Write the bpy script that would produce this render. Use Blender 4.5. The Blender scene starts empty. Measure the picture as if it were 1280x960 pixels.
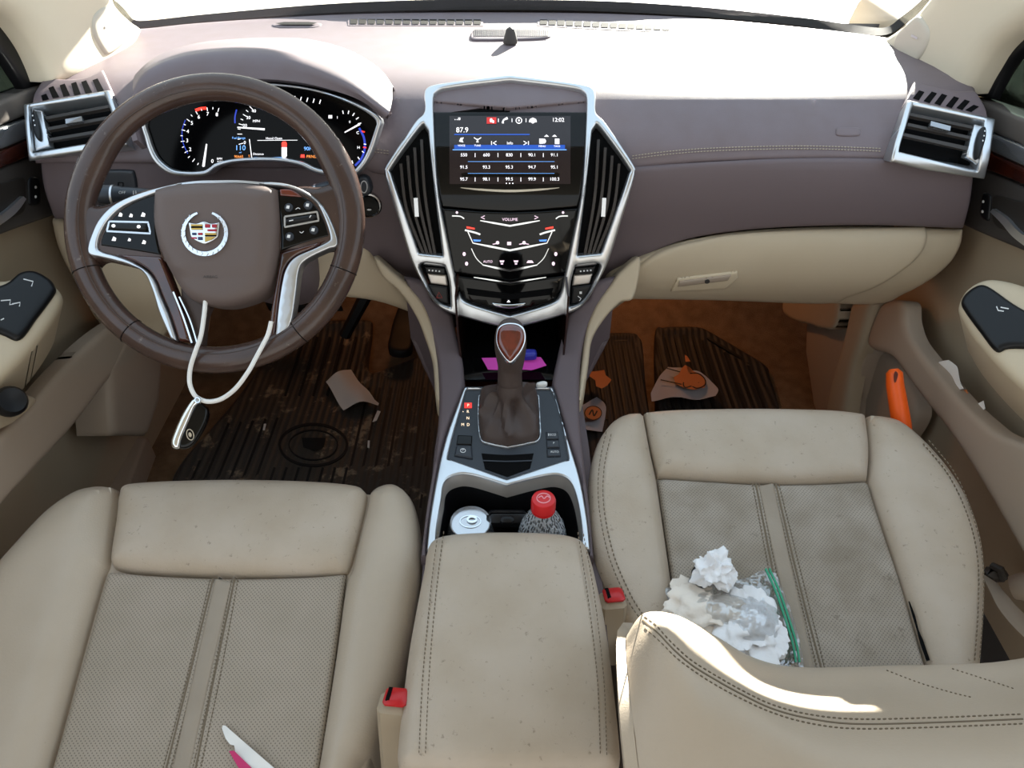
import bpy, math, random
import numpy as np
from mathutils import Vector, Matrix, geometry

random.seed(7)
SC = bpy.context.scene
COL = SC.collection

# ------------------------------------------------------------ camera, sky, sun, exposure
CAM = Vector((0.0, 0.0, 1.15)); PITCH = math.radians(40.0); FPX = 925.0
SUN_ELEV = 16.5; SUN_AZ = 20.0; SUN_POWER = 20.0; SKY_POWER = 0.9; EXPOSURE = 0.98
cd = bpy.data.cameras.new('camera'); cam = bpy.data.objects.new('camera', cd); COL.objects.link(cam)
cam.location = CAM; cam.rotation_euler = (math.radians(90) - PITCH, 0, 0)
cd.sensor_fit = 'HORIZONTAL'; cd.sensor_width = 36.0; cd.lens = 36.0 * FPX / 1280.0; cd.clip_start = 0.02
SC.camera = cam
SC.view_settings.view_transform = 'Standard'; SC.view_settings.look = 'None'
SC.view_settings.gamma = 1.0; SC.view_settings.use_curve_mapping = False
SC.view_settings.exposure = EXPOSURE
w = bpy.data.worlds.new('sky'); SC.world = w; w.use_nodes = True
nt = w.node_tree; bg = nt.nodes['Background']
tc = nt.nodes.new('ShaderNodeTexCoord'); sx = nt.nodes.new('ShaderNodeSeparateXYZ'); cr = nt.nodes.new('ShaderNodeValToRGB')
nt.links.new(tc.outputs['Generated'], sx.inputs[0]); nt.links.new(sx.outputs['Z'], cr.inputs[0]); nt.links.new(cr.outputs[0], bg.inputs[0])
cr.color_ramp.elements[0].position = 0.0; cr.color_ramp.elements[0].color = (0.95, 0.93, 0.86, 1)
cr.color_ramp.elements[1].position = 0.6; cr.color_ramp.elements[1].color = (0.66, 0.83, 1.0, 1)
bg.inputs[1].default_value = SKY_POWER
sd = bpy.data.lights.new('sun', 'SUN'); sd.energy = SUN_POWER; sd.color = (1.0, 0.95, 0.86); sd.angle = math.radians(0.6)
so = bpy.data.objects.new('sun', sd); COL.objects.link(so); so.location = (0.5, 4, 2.5)
_e = math.radians(SUN_ELEV); _a = math.radians(SUN_AZ)
_d = Vector((math.sin(_a) * math.cos(_e), math.cos(_a) * math.cos(_e), math.sin(_e)))
so.rotation_euler = _d.to_track_quat('Z', 'Y').to_euler()

# ------------------------------------------------------------ rays and surfaces
CP, SP = math.cos(PITCH), math.sin(PITCH)
def rdir(px, py):
    u = (px - 640.0) / FPX; v = (480.0 - py) / FPX
    return Vector((u, CP + v * SP, -SP + v * CP))
def PT(px, py, t): return CAM + rdir(px, py) * t
def PLN(p0, n):
    p0 = Vector(p0); n = Vector(n).normalized(); k = (p0 - CAM).dot(n)
    return lambda px, py: CAM + rdir(px, py) * (k / rdir(px, py).dot(n))
def XM(x): return PLN((x, 0, 0), (1, 0, 0))
def YM(y): return PLN((0, y, 0), (0, 1, 0))
def ZM(z): return PLN((0, 0, z), (0, 0, 1))
def TM(tab, xf=None):
    """a surface swept across the car: distance along the ray as a smooth function of height in view"""
    ys = [a for a, b in tab]; ts = [b for a, b in tab]
    ms = []
    for i in range(len(tab)):
        if i == 0: ms.append((ts[1] - ts[0]) / (ys[1] - ys[0]))
        elif i == len(tab) - 1: ms.append((ts[-1] - ts[-2]) / (ys[-1] - ys[-2]))
        else: ms.append((ts[i + 1] - ts[i - 1]) / (ys[i + 1] - ys[i - 1]))
    def f(px, py):
        if py <= ys[0]: t = ts[0] + ms[0] * (py - ys[0])
        elif py >= ys[-1]: t = ts[-1] + ms[-1] * (py - ys[-1])
        else:
            i = max(j for j in range(len(ys) - 1) if ys[j] <= py)
            h = ys[i + 1] - ys[i]; s = (py - ys[i]) / h
            t = (2*s**3-3*s*s+1)*ts[i] + (s**3-2*s*s+s)*h*ms[i] + (-2*s**3+3*s*s)*ts[i+1] + (s**3-s*s)*h*ms[i+1]
        if xf: t += xf(px, py)
        return PT(px, py, t)
    return f
def NRM(fm, px, py):
    a = fm(px + .5, py) - fm(px - .5, py); b = fm(px, py + .5) - fm(px, py - .5)
    n = a.cross(b)
    if n.length < 1e-12: return Vector((0, 0, 1))
    n.normalize()
    return n if n.dot(CAM - fm(px, py)) > 0 else -n
def PROF(pts):
    """surface map from a (y, z) profile swept across the car"""
    tab = []
    for y, z in pts:
        rz = z - CAM.z; fw = y * CP - rz * SP; up = y * SP + rz * CP; tab.append((480 - FPX * up / fw, fw))
    tab.sort(); return TM(tab)
def LIFT(fm, h): return lambda px, py: fm(px, py) + NRM(fm, px, py) * h

def CR(pts, closed=False, n=6):
    """smooth curve through points; a third value 1 keeps a corner"""
    P = [tuple(p) for p in pts]; N = len(P); out = []
    segs = N if closed else N - 1
    def v(p): return np.array(p[:2], float)
    for i in range(segs):
        p1 = P[i]; p2 = P[(i + 1) % N]
        p0 = P[(i - 1) % N] if (closed or i > 0) else p1
        p3 = P[(i + 2) % N] if (closed or i + 2 < N) else p2
        if len(p1) > 2 and p1[2]: p0 = p1
        if len(p2) > 2 and p2[2]: p3 = p2
        a, b, c, d = v(p0), v(p1), v(p2), v(p3)
        for k in range(n):
            s = k / n
            out.append(tuple(.5 * (2*b + (c - a)*s + (2*a - 5*b + 4*c - d)*s*s + (3*b - a - 3*c + d)*s**3)))
    if not closed: out.append(tuple(v(P[-1])))
    return out
def CR3(pts, n=6, closed=False):
    P = [np.array(p, float) for p in pts]; N = len(P); out = []
    for i in range(N if closed else N - 1):
        b, c = P[i], P[(i + 1) % N]
        a = P[(i - 1) % N] if (closed or i > 0) else b
        d = P[(i + 2) % N] if (closed or i + 2 < N) else c
        for k in range(n):
            s = k / n
            out.append(Vector(.5 * (2*b + (c - a)*s + (2*a - 5*b + 4*c - d)*s*s + (3*b - a - 3*c + d)*s**3)))
    if not closed: out.append(Vector(P[-1]))
    return out
def dens(poly, step):
    out = []
    N = len(poly)
    for i in range(N):
        a = np.array(poly[i][:2], float); b = np.array(poly[(i + 1) % N][:2], float)
        L = np.hypot(*(b - a)); k = max(1, int(math.ceil(L / step)))
        for j in range(k): out.append(tuple(a + (b - a) * j / k))
    return out
def inside(q, poly):
    q = np.asarray(q, float); P = np.asarray([p[:2] for p in poly], float)
    x, y = q[:, 0][:, None], q[:, 1][:, None]
    x1, y1 = P[:, 0][None], P[:, 1][None]; x2, y2 = np.roll(P[:, 0], -1)[None], np.roll(P[:, 1], -1)[None]
    c = (y1 > y) != (y2 > y)
    with np.errstate(divide='ignore', invalid='ignore'):
        xi = (x2 - x1) * (y - y1) / (y2 - y1) + x1
    return (np.sum(c & (x < xi), axis=1) % 2) == 1
def distpoly(q, polys):
    q = np.asarray(q, float); best = np.full(len(q), 1e9)
    for poly in polys:
        P = np.asarray([p[:2] for p in poly], float); A = P; B = np.roll(P, -1, axis=0); D = B - A
        L = np.maximum((D ** 2).sum(1), 1e-12)
        w_ = q[:, None, :] - A[None]
        s = np.clip((w_ * D[None]).sum(2) / L[None], 0, 1)
        d = np.sqrt(((w_ - s[..., None] * D[None]) ** 2).sum(2)).min(1)
        best = np.minimum(best, d)
    return best

# ------------------------------------------------------------ objects
BASE = {}
def root_of(o):
    while o.parent: o = o.parent
    return o
def mk(name, verts, faces, mat, parent=None, smooth=True, label=None, auto=None):
    verts = [Vector(v) for v in verts]
    if parent is None:
        lo = [min(v[i] for v in verts) for i in range(3)]; hi = [max(v[i] for v in verts) for i in range(3)]
        base = Vector(((lo[0] + hi[0]) / 2, (lo[1] + hi[1]) / 2, lo[2]))
    else: base = BASE[root_of(parent).name]
    me = bpy.data.meshes.new(name); me.from_pydata([v - base for v in verts], [], faces); me.update()
    o = bpy.data.objects.new(name, me); COL.objects.link(o)
    if parent is None: o.location = base; BASE[o.name] = base
    else: o.parent = parent
    if isinstance(mat, (list, tuple)):
        for m in mat: me.materials.append(m)
    else: me.materials.append(mat)
    if smooth:
        me.polygons.foreach_set('use_smooth', [True] * len(me.polygons))
        me.set_sharp_from_angle(angle=math.radians(auto or 40))
    if label: o['label'] = label
    return o
def thing(name, label, cat, loc, group=None, kind=None):
    o = bpy.data.objects.new(name, None); COL.objects.link(o); o.location = Vector(loc); o.empty_display_size = .05
    BASE[o.name] = Vector(loc); tag(o, label, cat, group, kind)
    return o
def tag(o, label, cat=None, group=None, kind=None):
    if label: o['label'] = label
    if cat: o['category'] = cat
    if group: o['group'] = group
    if kind: o['kind'] = kind
    return o
def copy_tree(o, delta, parent=None):
    c = o.copy(); COL.objects.link(c)
    if parent is None: c.location = o.location + Vector(delta); BASE[c.name] = c.location.copy()
    else: c.parent = parent
    for ch in list(o.children): copy_tree(ch, delta, c)
    return c

class MB:
    """collects shapes into one mesh"""
    def __init__(s): s.v = []; s.f = []; s.cuts = []
    def each(s, name, mat, parent=None, **kw):
        """one part for every seam or mark that was added"""
        v0 = f0 = 0; r = None
        for v1, f1 in s.cuts:
            r = mk(name, s.v[v0:v1], [tuple(i - v0 for i in q) for q in s.f[f0:f1]], mat, parent, **kw); v0, f0 = v1, f1
        return r
    def add(s, v, f, cut=True):
        k = len(s.v); s.v += [Vector(a) for a in v]; s.f += [tuple(i + k for i in q) for q in f]; s.cuts.append((len(s.v), len(s.f))); return s
    def build(s, name, mat, parent=None, **kw): return mk(name, s.v, s.f, mat, parent, **kw)

def sheet_geo(outline, fm, edge=0, puff=0, thick=.004, ext=None, holes=(), step=8, dome=0, domew=60, lift=0, curve=True, n=6, hfun=None, cap=True):
    out = CR(outline, True, n) if curve else [p[:2] for p in outline]
    hs = [CR(h, True, n) if curve else [p[:2] for p in h] for h in holes]
    bstep = max(1.5, min(step, edge if edge > 0 else step))
    loops = [dens(q, bstep) for q in [out] + hs]
    pts = [p for l in loops for p in l]; edges = []; k = 0
    for l in loops:
        m = len(l); edges += [(k + i, k + (i + 1) % m) for i in range(m)]; k += m
    nb = len(pts)
    extra = []
    if edge > 0:
        for fr in (.12, .35, .65, 1.0):
            d = edge * fr
            for l in loops:
                L = np.array(l); T = np.roll(L, -1, 0) - np.roll(L, 1, 0); T /= np.maximum(np.hypot(T[:, 0], T[:, 1])[:, None], 1e-9)
                Nn = np.stack([-T[:, 1], T[:, 0]], 1)
                for sg in (1, -1):
                    q = L + Nn * d * sg
                    ok = inside(q, loops[0])
                    for h in loops[1:]: ok &= ~inside(q, h)
                    dd = distpoly(q, loops)
                    extra += [tuple(a) for a, b, c in zip(q, ok, dd) if b and c > d * .93]
    A = np.array(loops[0]); x0, y0 = A.min(0); x1, y1 = A.max(0)
    g = np.array([(x + (step / 2 if j % 2 else 0), y) for j, y in enumerate(np.arange(y0 + step / 2, y1, step)) for x in np.arange(x0 + step / 2, x1, step)])
    if len(g):
        ok = inside(g, loops[0])
        for h in loops[1:]: ok &= ~inside(g, h)
        ok &= distpoly(g, loops) > max(edge + step * .4 if edge else step * .5, 1)
        extra += [tuple(a) for a, b in zip(g, ok) if b]
    # thin out points that crowd each other
    seen = set(); ex2 = []; cell = max(.4, edge * .1 if edge else step * .3)
    for p in extra:
        c = (int(p[0] / cell), int(p[1] / cell))
        if c in seen: continue
        seen.add(c); ex2.append(p)
    allp = pts + ex2
    V, E, Fc, *_ = geometry.delaunay_2d_cdt([Vector(p) for p in allp], edges, [], 0, 1e-5)
    V = np.array([(v.x, v.y) for v in V])
    cen = np.array([V[list(f)].mean(0) for f in Fc])
    ok = inside(cen, loops[0])
    for h in loops[1:]: ok &= ~inside(cen, h)
    F = [tuple(f) for f, b in zip(Fc, ok) if b]
    used = sorted({i for f in F for i in f}); rm = {a: i for i, a in enumerate(used)}
    V = V[used]; F = [tuple(rm[i] for i in f) for f in F]
    D = distpoly(V, loops)
    P3 = []; N3 = []
    for (x, y), d in zip(V, D):
        h = lift
        if edge > 0: h += puff * math.sqrt(max(0, 1 - (1 - min(d / edge, 1)) ** 2))
        elif puff: h += puff
        if dome: s = min(d / domew, 1); h += dome * (1 - (1 - s) ** 2)
        if hfun: h += hfun(x, y, d)
        nn = NRM(fm, x, y); N3.append(nn); P3.append(fm(x, y) + nn * h)
    F2 = []
    for f in F:
        a, b, c = (P3[i] for i in f[:3]); nn = (b - a).cross(c - a)
        F2.append(f if nn.dot(N3[f[0]]) > 0 else tuple(reversed(f)))
    F = F2
    m = len(P3)
    if thick or ext:
        cnt = {}
        for f in F:
            for i in range(len(f)):
                e = (f[i], f[(i + 1) % len(f)]); cnt[e] = 1
        be = [e for e in cnt if (e[1], e[0]) not in cnt]
        if cap:
            P3 += [p - n_ * thick if ext is None else p + Vector(ext) for p, n_ in zip(P3[:m], N3)]
            F = F + [tuple(i + m for i in reversed(f)) for f in F] + [(e[1], e[0], e[0] + m, e[1] + m) for e in be]
    return P3, F
def sheet(name, mat, outline, fm, parent=None, label=None, **kw):
    sm = kw.pop('auto', None)
    v, f = sheet_geo(outline, fm, **kw)
    return mk(name, v, f, mat, parent, label=label, auto=sm)
def sheetadd(mb, outline, fm, **kw):
    mb.add(*sheet_geo(outline, fm, **kw)); return mb

def tube_geo(path, r, seg=8, closed=False, sq=None):
    P = [Vector(p) for p in path]; N = len(P)
    rs = r if isinstance(r, (list, tuple)) else [r] * N
    V = []; F = []; up = None
    for i, p in enumerate(P):
        a = P[(i - 1) % N] if (closed or i > 0) else p
        b = P[(i + 1) % N] if (closed or i < N - 1) else p
        t = (b - a).normalized()
        if up is None: up = Vector((0, 0, 1)) if abs(t.z) < .9 else Vector((1, 0, 0))
        s = t.cross(up).normalized(); up = s.cross(t).normalized()
        for k in range(seg):
            an = 2 * math.pi * k / seg; V.append(p + (s * math.cos(an) + up * math.sin(an)) * rs[i])
    for i in range(N if closed else N - 1):
        j = (i + 1) % N
        for k in range(seg):
            k2 = (k + 1) % seg; F.append((i * seg + k, i * seg + k2, j * seg + k2, j * seg + k))
    if not closed:
        F.append(tuple(reversed(range(seg)))); F.append(tuple((N - 1) * seg + k for k in range(seg)))
    return V, F
def box_geo(c, sx_, sy_, sz_, R=None, bev=0):
    """box with chamfered edges"""
    c = Vector(c); R = R or Matrix.Identity(3); hx, hy, hz = sx_ / 2, sy_ / 2, sz_ / 2; b = min(bev, hx * .9, hy * .9, hz * .9)
    V = []; F = []
    if b <= 0:
        for z in (-hz, hz):
            for x, y in ((-hx, -hy), (hx, -hy), (hx, hy), (-hx, hy)): V.append(c + R @ Vector((x, y, z)))
        F = [(3, 2, 1, 0), (4, 5, 6, 7), (0, 1, 5, 4), (1, 2, 6, 5), (2, 3, 7, 6), (3, 0, 4, 7)]
        return V, F
    rings = []
    for z, k in ((-hz, b), (-hz + b, 0), (hz - b, 0), (hz, b)):
        r = []
        X, Y = hx - k, hy - k; q = b
        for x, y in ((-X + q, -Y), (X - q, -Y), (X, -Y + q), (X, Y - q), (X - q, Y), (-X + q, Y), (-X, Y - q), (-X, -Y + q)):
            r.append(len(V)); V.append(c + R @ Vector((x, y, z)))
        rings.append(r)
    for a, d in zip(rings, rings[1:]):
        for i in range(8): j = (i + 1) % 8; F.append((a[i], a[j], d[j], d[i]))
    F.append(tuple(reversed(rings[0]))); F.append(tuple(rings[-1]))
    return V, F
def lathe_geo(c, prof, seg=24, axis=(0, 0, 1)):
    """prof: (radius, height) from bottom to top"""
    q = Vector((0, 0, 1)).rotation_difference(Vector(axis).normalized()); c = Vector(c); V = []; F = []
    for r, h in prof:
        for k in range(seg):
            a = 2 * math.pi * k / seg; V.append(c + q @ Vector((r * math.cos(a), r * math.sin(a), h)))
    for i in range(len(prof) - 1):
        for k in range(seg):
            k2 = (k + 1) % seg; F.append((i * seg + k, i * seg + k2, (i + 1) * seg + k2, (i + 1) * seg + k))
    F.append(tuple(reversed(range(seg)))); F.append(tuple((len(prof) - 1) * seg + k for k in range(seg)))
    return V, F
def loft_geo(rows, closed=False, cap=False, n=1, vn=1):
    """rows of equally many 3D points"""
    R = [[Vector(p) for p in r] for r in rows]
    if n > 1: R = [CR3(r, n, closed) for r in R]
    if vn > 1:
        cols = [CR3([r[i] for r in R], vn) for i in range(len(R[0]))]
        R = [[c[j] for c in cols] for j in range(len(cols[0]))]
    m = len(R[0]); V = [p for r in R for p in r]; F = []
    for i in range(len(R) - 1):
        for k in range(m if closed else m - 1):
            k2 = (k + 1) % m; F.append((i * m + k, i * m + k2, (i + 1) * m + k2, (i + 1) * m + k))
    if cap and closed:
        F.append(tuple(reversed(range(m)))); F.append(tuple((len(R) - 1) * m + k for k in range(m)))
    return V, F
def thicken(V, F, th):
    """give an open skin real thickness, away from the camera side"""
    V = [Vector(v) for v in V]; N = [Vector((0, 0, 0)) for _ in V]; tot = 0
    for f in F:
        a, b, c = V[f[0]], V[f[1]], V[f[2]]; nn = (b - a).cross(c - a)
        for i in f: N[i] += nn
        tot += nn.dot(CAM - a)
    s = 1 if tot > 0 else -1
    F1 = F if s > 0 else [tuple(reversed(f)) for f in F]
    m = len(V); B = [v - (n_.normalized() * s if n_.length > 0 else n_) * th for v, n_ in zip(V, N)]
    ed = {}
    for f in F1:
        for i in range(len(f)): ed[(f[i], f[(i + 1) % len(f)])] = 1
    be = [e for e in ed if (e[1], e[0]) not in ed]
    return V + B, F1 + [tuple(i + m for i in reversed(f)) for f in F1] + [(e[1], e[0], e[0] + m, e[1] + m) for e in be]
def pxribbon(path, width, n=6, curve=True):
    """closed outline around a path of (px,py[,width])"""
    pts = path if not curve else None
    if curve:
        c = CR([p[:2] for p in path], False, n)
        ws = [p[2] if len(p) > 2 else width for p in path]
        W = []
        for i in range(len(path) - 1):
            for k in range(n): W.append(ws[i] + (ws[i + 1] - ws[i]) * k / n)
        W.append(ws[-1])
    else: c = [p[:2] for p in path]; W = [p[2] if len(p) > 2 else width for p in path]
    C = np.array(c, float); T = np.gradient(C, axis=0); T /= np.maximum(np.hypot(T[:, 0], T[:, 1])[:, None], 1e-9)
    Nn = np.stack([-T[:, 1], T[:, 0]], 1); W = np.array(W)[:, None] / 2
    return [tuple(p) for p in C + Nn * W] + [tuple(p) for p in (C - Nn * W)[::-1]]
def ribbonadd(mb, path, width, fm, thick=.001, lift=0, curve=True, step=6, n=6, **kw):
    """a strip drawn along a path on a surface"""
    o = pxribbon(path, width, n, curve); m = len(o) // 2; V = []; F = []
    for k in range(m):
        a, b = o[k], o[2 * m - 1 - k]
        for q in (a, b):
            nn = NRM(fm, *q); V.append(fm(*q) + nn * lift)
        for q in (a, b):
            nn = NRM(fm, *q); V.append(fm(*q) + nn * (lift - thick))
    for k in range(m - 1):
        i, j = 4 * k, 4 * k + 4
        F += [(i, i + 1, j + 1, j), (i + 2, j + 2, j + 3, i + 3), (i, j, j + 2, i + 2), (i + 1, i + 3, j + 3, j + 1)]
    e = 4 * (m - 1); F += [(0, 2, 3, 1), (e, e + 1, e + 3, e + 2)]
    mb.add(V, F); return mb
def stitchadd(mb, path, fm, dash=4, gap=2, width=1.2, lift=.001, curve=True):
    c = CR(path, False, 12) if curve else dens(path, 2)
    C = np.array(c, float); L = np.concatenate([[0], np.cumsum(np.hypot(*(C[1:] - C[:-1]).T))])
    s = 0; nc = len(mb.cuts)
    while s + dash < L[-1]:
        q = [(np.interp(a, L, C[:, 0]), np.interp(a, L, C[:, 1])) for a in (s, s + dash * .33, s + dash * .66, s + dash)]
        q = [(q[0][0], q[0][1], width * .4), (q[1][0], q[1][1], width), (q[2][0], q[2][1], width), (q[3][0], q[3][1], width * .4)]
        ribbonadd(mb, q, width, fm, .0012, lift, curve=False)
        s += dash + gap
    mb.cuts = mb.cuts[:nc] + mb.cuts[-1:]
    return mb
_tcache = {}
def text_geo(s):
    if s in _tcache: return _tcache[s]
    cu = bpy.data.curves.new('t', 'FONT'); cu.body = s; cu.align_x = 'CENTER'; cu.align_y = 'CENTER'; cu.resolution_u = 3
    o = bpy.data.objects.new('t', cu); COL.objects.link(o)
    dg = bpy.context.evaluated_depsgraph_get(); me = bpy.data.meshes.new_from_object(o.evaluated_get(dg))
    r = ([(v.co.x, v.co.y) for v in me.vertices], [tuple(p.vertices) for p in me.polygons])
    bpy.data.objects.remove(o); bpy.data.curves.remove(cu); bpy.data.meshes.remove(me)
    _tcache[s] = r; return r
def textadd(mb, s, px, py, size, fm, lift=.0006, rot=0, sxx=1.0):
    """lettering printed on a surface; size is the em height in the units of the surface map"""
    V, F = text_geo(s); c, d = math.cos(rot), math.sin(rot); out = []
    for x, y in V:
        X = x * size * sxx; Y = -y * size
        q = (px + X * c - Y * d, py + X * d + Y * c); out.append(fm(*q) + NRM(fm, *q) * lift)
    mb.add(out, F); return mb
def shapeadd(mb, poly, fm, lift=.0006):
    """a small flat printed shape"""
    out = [fm(*q[:2]) + NRM(fm, *q[:2]) * lift for q in poly]
    a = sum(poly[i][0] * poly[(i + 1) % len(poly)][1] - poly[(i + 1) % len(poly)][0] * poly[i][1] for i in range(len(poly)))
    f = tuple(range(len(poly)))
    mb.add(out, [f if a < 0 else tuple(reversed(f))]); return mb
def rect(x0, y0, x1, y1): return [(x0, y0), (x1, y0), (x1, y1), (x0, y1)]
def circ(cx, cy, rx, ry=None, n=16, a0=0): ry = ry or rx; return [(cx + rx * math.cos(a0 + 2 * math.pi * k / n), cy + ry * math.sin(a0 + 2 * math.pi * k / n)) for k in range(n)]
def sharp(pts): return [(p[0], p[1], 1) for p in pts]

# ------------------------------------------------------------ materials
def srgb(c): return tuple((x / 255 / 12.92 if x / 255 <= .04045 else ((x / 255 + .055) / 1.055) ** 2.4) for x in c)
def MAT(name, col, rough=.5, metal=0, spec=.5, bump=None, noise=None, perf=None, coat=0, alpha=None, trans=0, aniso=0, sheen=0, ior=1.45, wave=None, emit=None, blotch=None):
    m = bpy.data.materials.new(name); m.use_nodes = True; T = m.node_tree; B = T.nodes['Principled BSDF']; c = srgb(col) + (1,)
    B.inputs['Base Color'].default_value = c; B.inputs['Roughness'].default_value = rough; B.inputs['Metallic'].default_value = metal
    B.inputs['Specular IOR Level'].default_value = spec; B.inputs['Coat Weight'].default_value = coat; B.inputs['Coat Roughness'].default_value = .03
    B.inputs['IOR'].default_value = ior; B.inputs['Transmission Weight'].default_value = trans; B.inputs['Sheen Weight'].default_value = sheen
    if aniso: B.inputs['Anisotropic'].default_value = aniso
    if alpha is not None: B.inputs['Alpha'].default_value = alpha
    if emit: B.inputs['Emission Color'].default_value = srgb(emit[0]) + (1,); B.inputs['Emission Strength'].default_value = emit[1]
    N = T.nodes; L = T.links
    co = N.new('ShaderNodeTexCoord').outputs['Object']
    last = None
    def mixc(fac, a, b):
        mx = N.new('ShaderNodeMix'); mx.data_type = 'RGBA'
        L.new(fac, mx.inputs[0])
        if hasattr(a, 'links'): L.new(a, mx.inputs[6])
        else: mx.inputs[6].default_value = a
        mx.inputs[7].default_value = b
        return mx.outputs[2]
    if noise:      # (scale, other colour, amount)
        nz = N.new('ShaderNodeTexNoise'); L.new(co, nz.inputs['Vector']); nz.inputs['Scale'].default_value = noise[0]; nz.inputs['Detail'].default_value = 5
        r = N.new('ShaderNodeMapRange'); L.new(nz.outputs[0], r.inputs[0]); r.inputs[1].default_value = .35; r.inputs[2].default_value = .7; r.inputs[4].default_value = noise[2]
        last = mixc(r.outputs[0], c, srgb(noise[1]) + (1,))
    if blotch:     # stains: (scale, colour, threshold, amount)
        nz = N.new('ShaderNodeTexNoise'); L.new(co, nz.inputs['Vector']); nz.inputs['Scale'].default_value = blotch[0]; nz.inputs['Detail'].default_value = 8; nz.inputs['Roughness'].default_value = .7
        r = N.new('ShaderNodeMapRange'); L.new(nz.outputs[0], r.inputs[0]); r.inputs[1].default_value = blotch[2]; r.inputs[2].default_value = blotch[2] + .07; r.inputs[4].default_value = blotch[3]
        last = mixc(r.outputs[0], last or c, srgb(blotch[1]) + (1,))
    h = None
    if perf:       # pinholes: (scale, dark colour, radius)
        vo = N.new('ShaderNodeTexVoronoi'); vo.voronoi_dimensions = '2D'; mp = N.new('ShaderNodeMapping'); mp.inputs['Rotation'].default_value = (0, 0, .785); L.new(co, mp.inputs[0]); L.new(mp.outputs[0], vo.inputs['Vector']); vo.inputs['Scale'].default_value = perf[0]; vo.inputs['Randomness'].default_value = perf[3] if len(perf) > 3 else 0.15
        r = N.new('ShaderNodeMapRange'); L.new(vo.outputs['Distance'], r.inputs[0]); r.inputs[1].default_value = perf[2]; r.inputs[2].default_value = perf[2] + .1; r.inputs[3].default_value = .9; r.inputs[4].default_value = 0
        last = mixc(r.outputs[0], last or c, srgb(perf[1]) + (1,))
    if last: L.new(last, B.inputs['Base Color'])
    if bump:       # (scale, strength, distance)
        nz = N.new('ShaderNodeTexVoronoi' if len(bump) > 3 else 'ShaderNodeTexNoise'); L.new(co, nz.inputs['Vector']); nz.inputs['Scale'].default_value = bump[0]
        b = N.new('ShaderNodeBump'); L.new(nz.outputs[0], b.inputs['Height']); b.inputs['Strength'].default_value = bump[1]; b.inputs['Distance'].default_value = bump[2]
        h = b.outputs[0]
    if wave:       # ribs across x: (scale, strength, distance)
        wv = N.new('ShaderNodeTexWave'); wv.wave_type = 'BANDS'; wv.bands_direction = wave[3] if len(wave) > 3 else 'X'; L.new(co, wv.inputs['Vector']); wv.inputs['Scale'].default_value = wave[0]
        b = N.new('ShaderNodeBump'); L.new(wv.outputs[1], b.inputs['Height']); b.inputs['Strength'].default_value = wave[1]; b.inputs['Distance'].default_value = wave[2]
        if h: L.new(h, b.inputs['Normal'])
        h = b.outputs[0]
    if h: L.new(h, B.inputs['Normal'])
    return m
def EMIT(name, col, s=1.0):
    m = bpy.data.materials.new(name); m.use_nodes = True; T = m.node_tree; B = T.nodes['Principled BSDF']
    B.inputs['Base Color'].default_value = (0, 0, 0, 1); B.inputs['Emission Color'].default_value = srgb(col) + (1,); B.inputs['Emission Strength'].default_value = s
    B.inputs['Roughness'].default_value = .2
    return m
M = {}
M['dash'] = MAT('taupe_soft_plastic', (112, 100, 104), .52, spec=.45, bump=(900, .25, .0006), noise=(30, (106, 92, 92), .5))
M['dash_low'] = MAT('taupe_lower_plastic', (103, 91, 94), .6, spec=.35, bump=(900, .2, .0005))
M['beige'] = MAT('beige_plastic', (187, 171, 147), .55, spec=.35, bump=(700, .15, .0005), noise=(6, (177, 160, 135), .5))
M['beige_door'] = MAT('beige_door_plastic', (168, 152, 130), .6, spec=.3, bump=(700, .15, .0005), noise=(5, (158, 140, 116), .5))
M['leather'] = MAT('beige_leather', (184, 169, 151), .42, spec=.42, bump=(420, .3, .0008), noise=(9, (174, 158, 138), .6), blotch=(60, (120, 106, 88), .68, .35))
M['leather_worn'] = MAT('soiled_beige_leather', (186, 171, 154), .45, spec=.4, bump=(420, .3, .0008), noise=(13, (168, 150, 127), .6), blotch=(130, (96, 84, 68), .615, .5))
M['perf'] = MAT('perforated_leather', (166, 153, 138), .6, spec=.3, perf=(300, (104, 93, 82), .16, 0), noise=(14, (150, 139, 122), .6))
M['strip'] = MAT('plain_strip_leather', (160, 147, 131), .5, spec=.35, bump=(420, .3, .0008), noise=(14, (146, 132, 115), .6))
M['perf_worn'] = MAT('soiled_perforated_leather', (166, 155, 142), .62, spec=.3, perf=(300, (104, 94, 84), .16, 0), noise=(20, (138, 126, 110), .9), blotch=(45, (105, 94, 80), .6, .5))
M['seam'] = MAT('brown_seam_thread', (112, 98, 80), .8)  # one even brown for stitches and seam lines
M['thread'] = MAT('light_thread', (176, 164, 146), .8)
M['silver'] = MAT('satin_silver', (205, 208, 212), .28, metal=.9, spec=.6, bump=(1500, .03, .0002))
M['silver_bright'] = MAT('bright_chrome', (225, 228, 232), .12, metal=1)
M['brushed'] = MAT('brushed_metal', (214, 206, 198), .38, metal=.55, aniso=.5, bump=(800, .05, .0002))
M['gloss'] = MAT('piano_black', (7, 7, 8), .06, spec=.3)
M['gloss_dim'] = MAT('instrument_glass_black', (5, 5, 6), .12, spec=.12)
M['black'] = MAT('satin_black_plastic', (20, 20, 22), .36, spec=.35, bump=(900, .1, .0003))
M['plate'] = MAT('dark_blue_black_plate', (44, 48, 55), .38, spec=.5, bump=(900, .15, .0003), blotch=(160, (120, 120, 120), .7, .3))
M['void'] = MAT('deep_black', (10, 10, 11), .8, spec=.1)
M['rubber'] = MAT('black_rubber', (62, 59, 56), .5, spec=.4, bump=(300, .3, .001), wave=(22, .6, .004), noise=(5, (78, 68, 58), .8), blotch=(18, (150, 132, 110), .57, .8))
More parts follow.
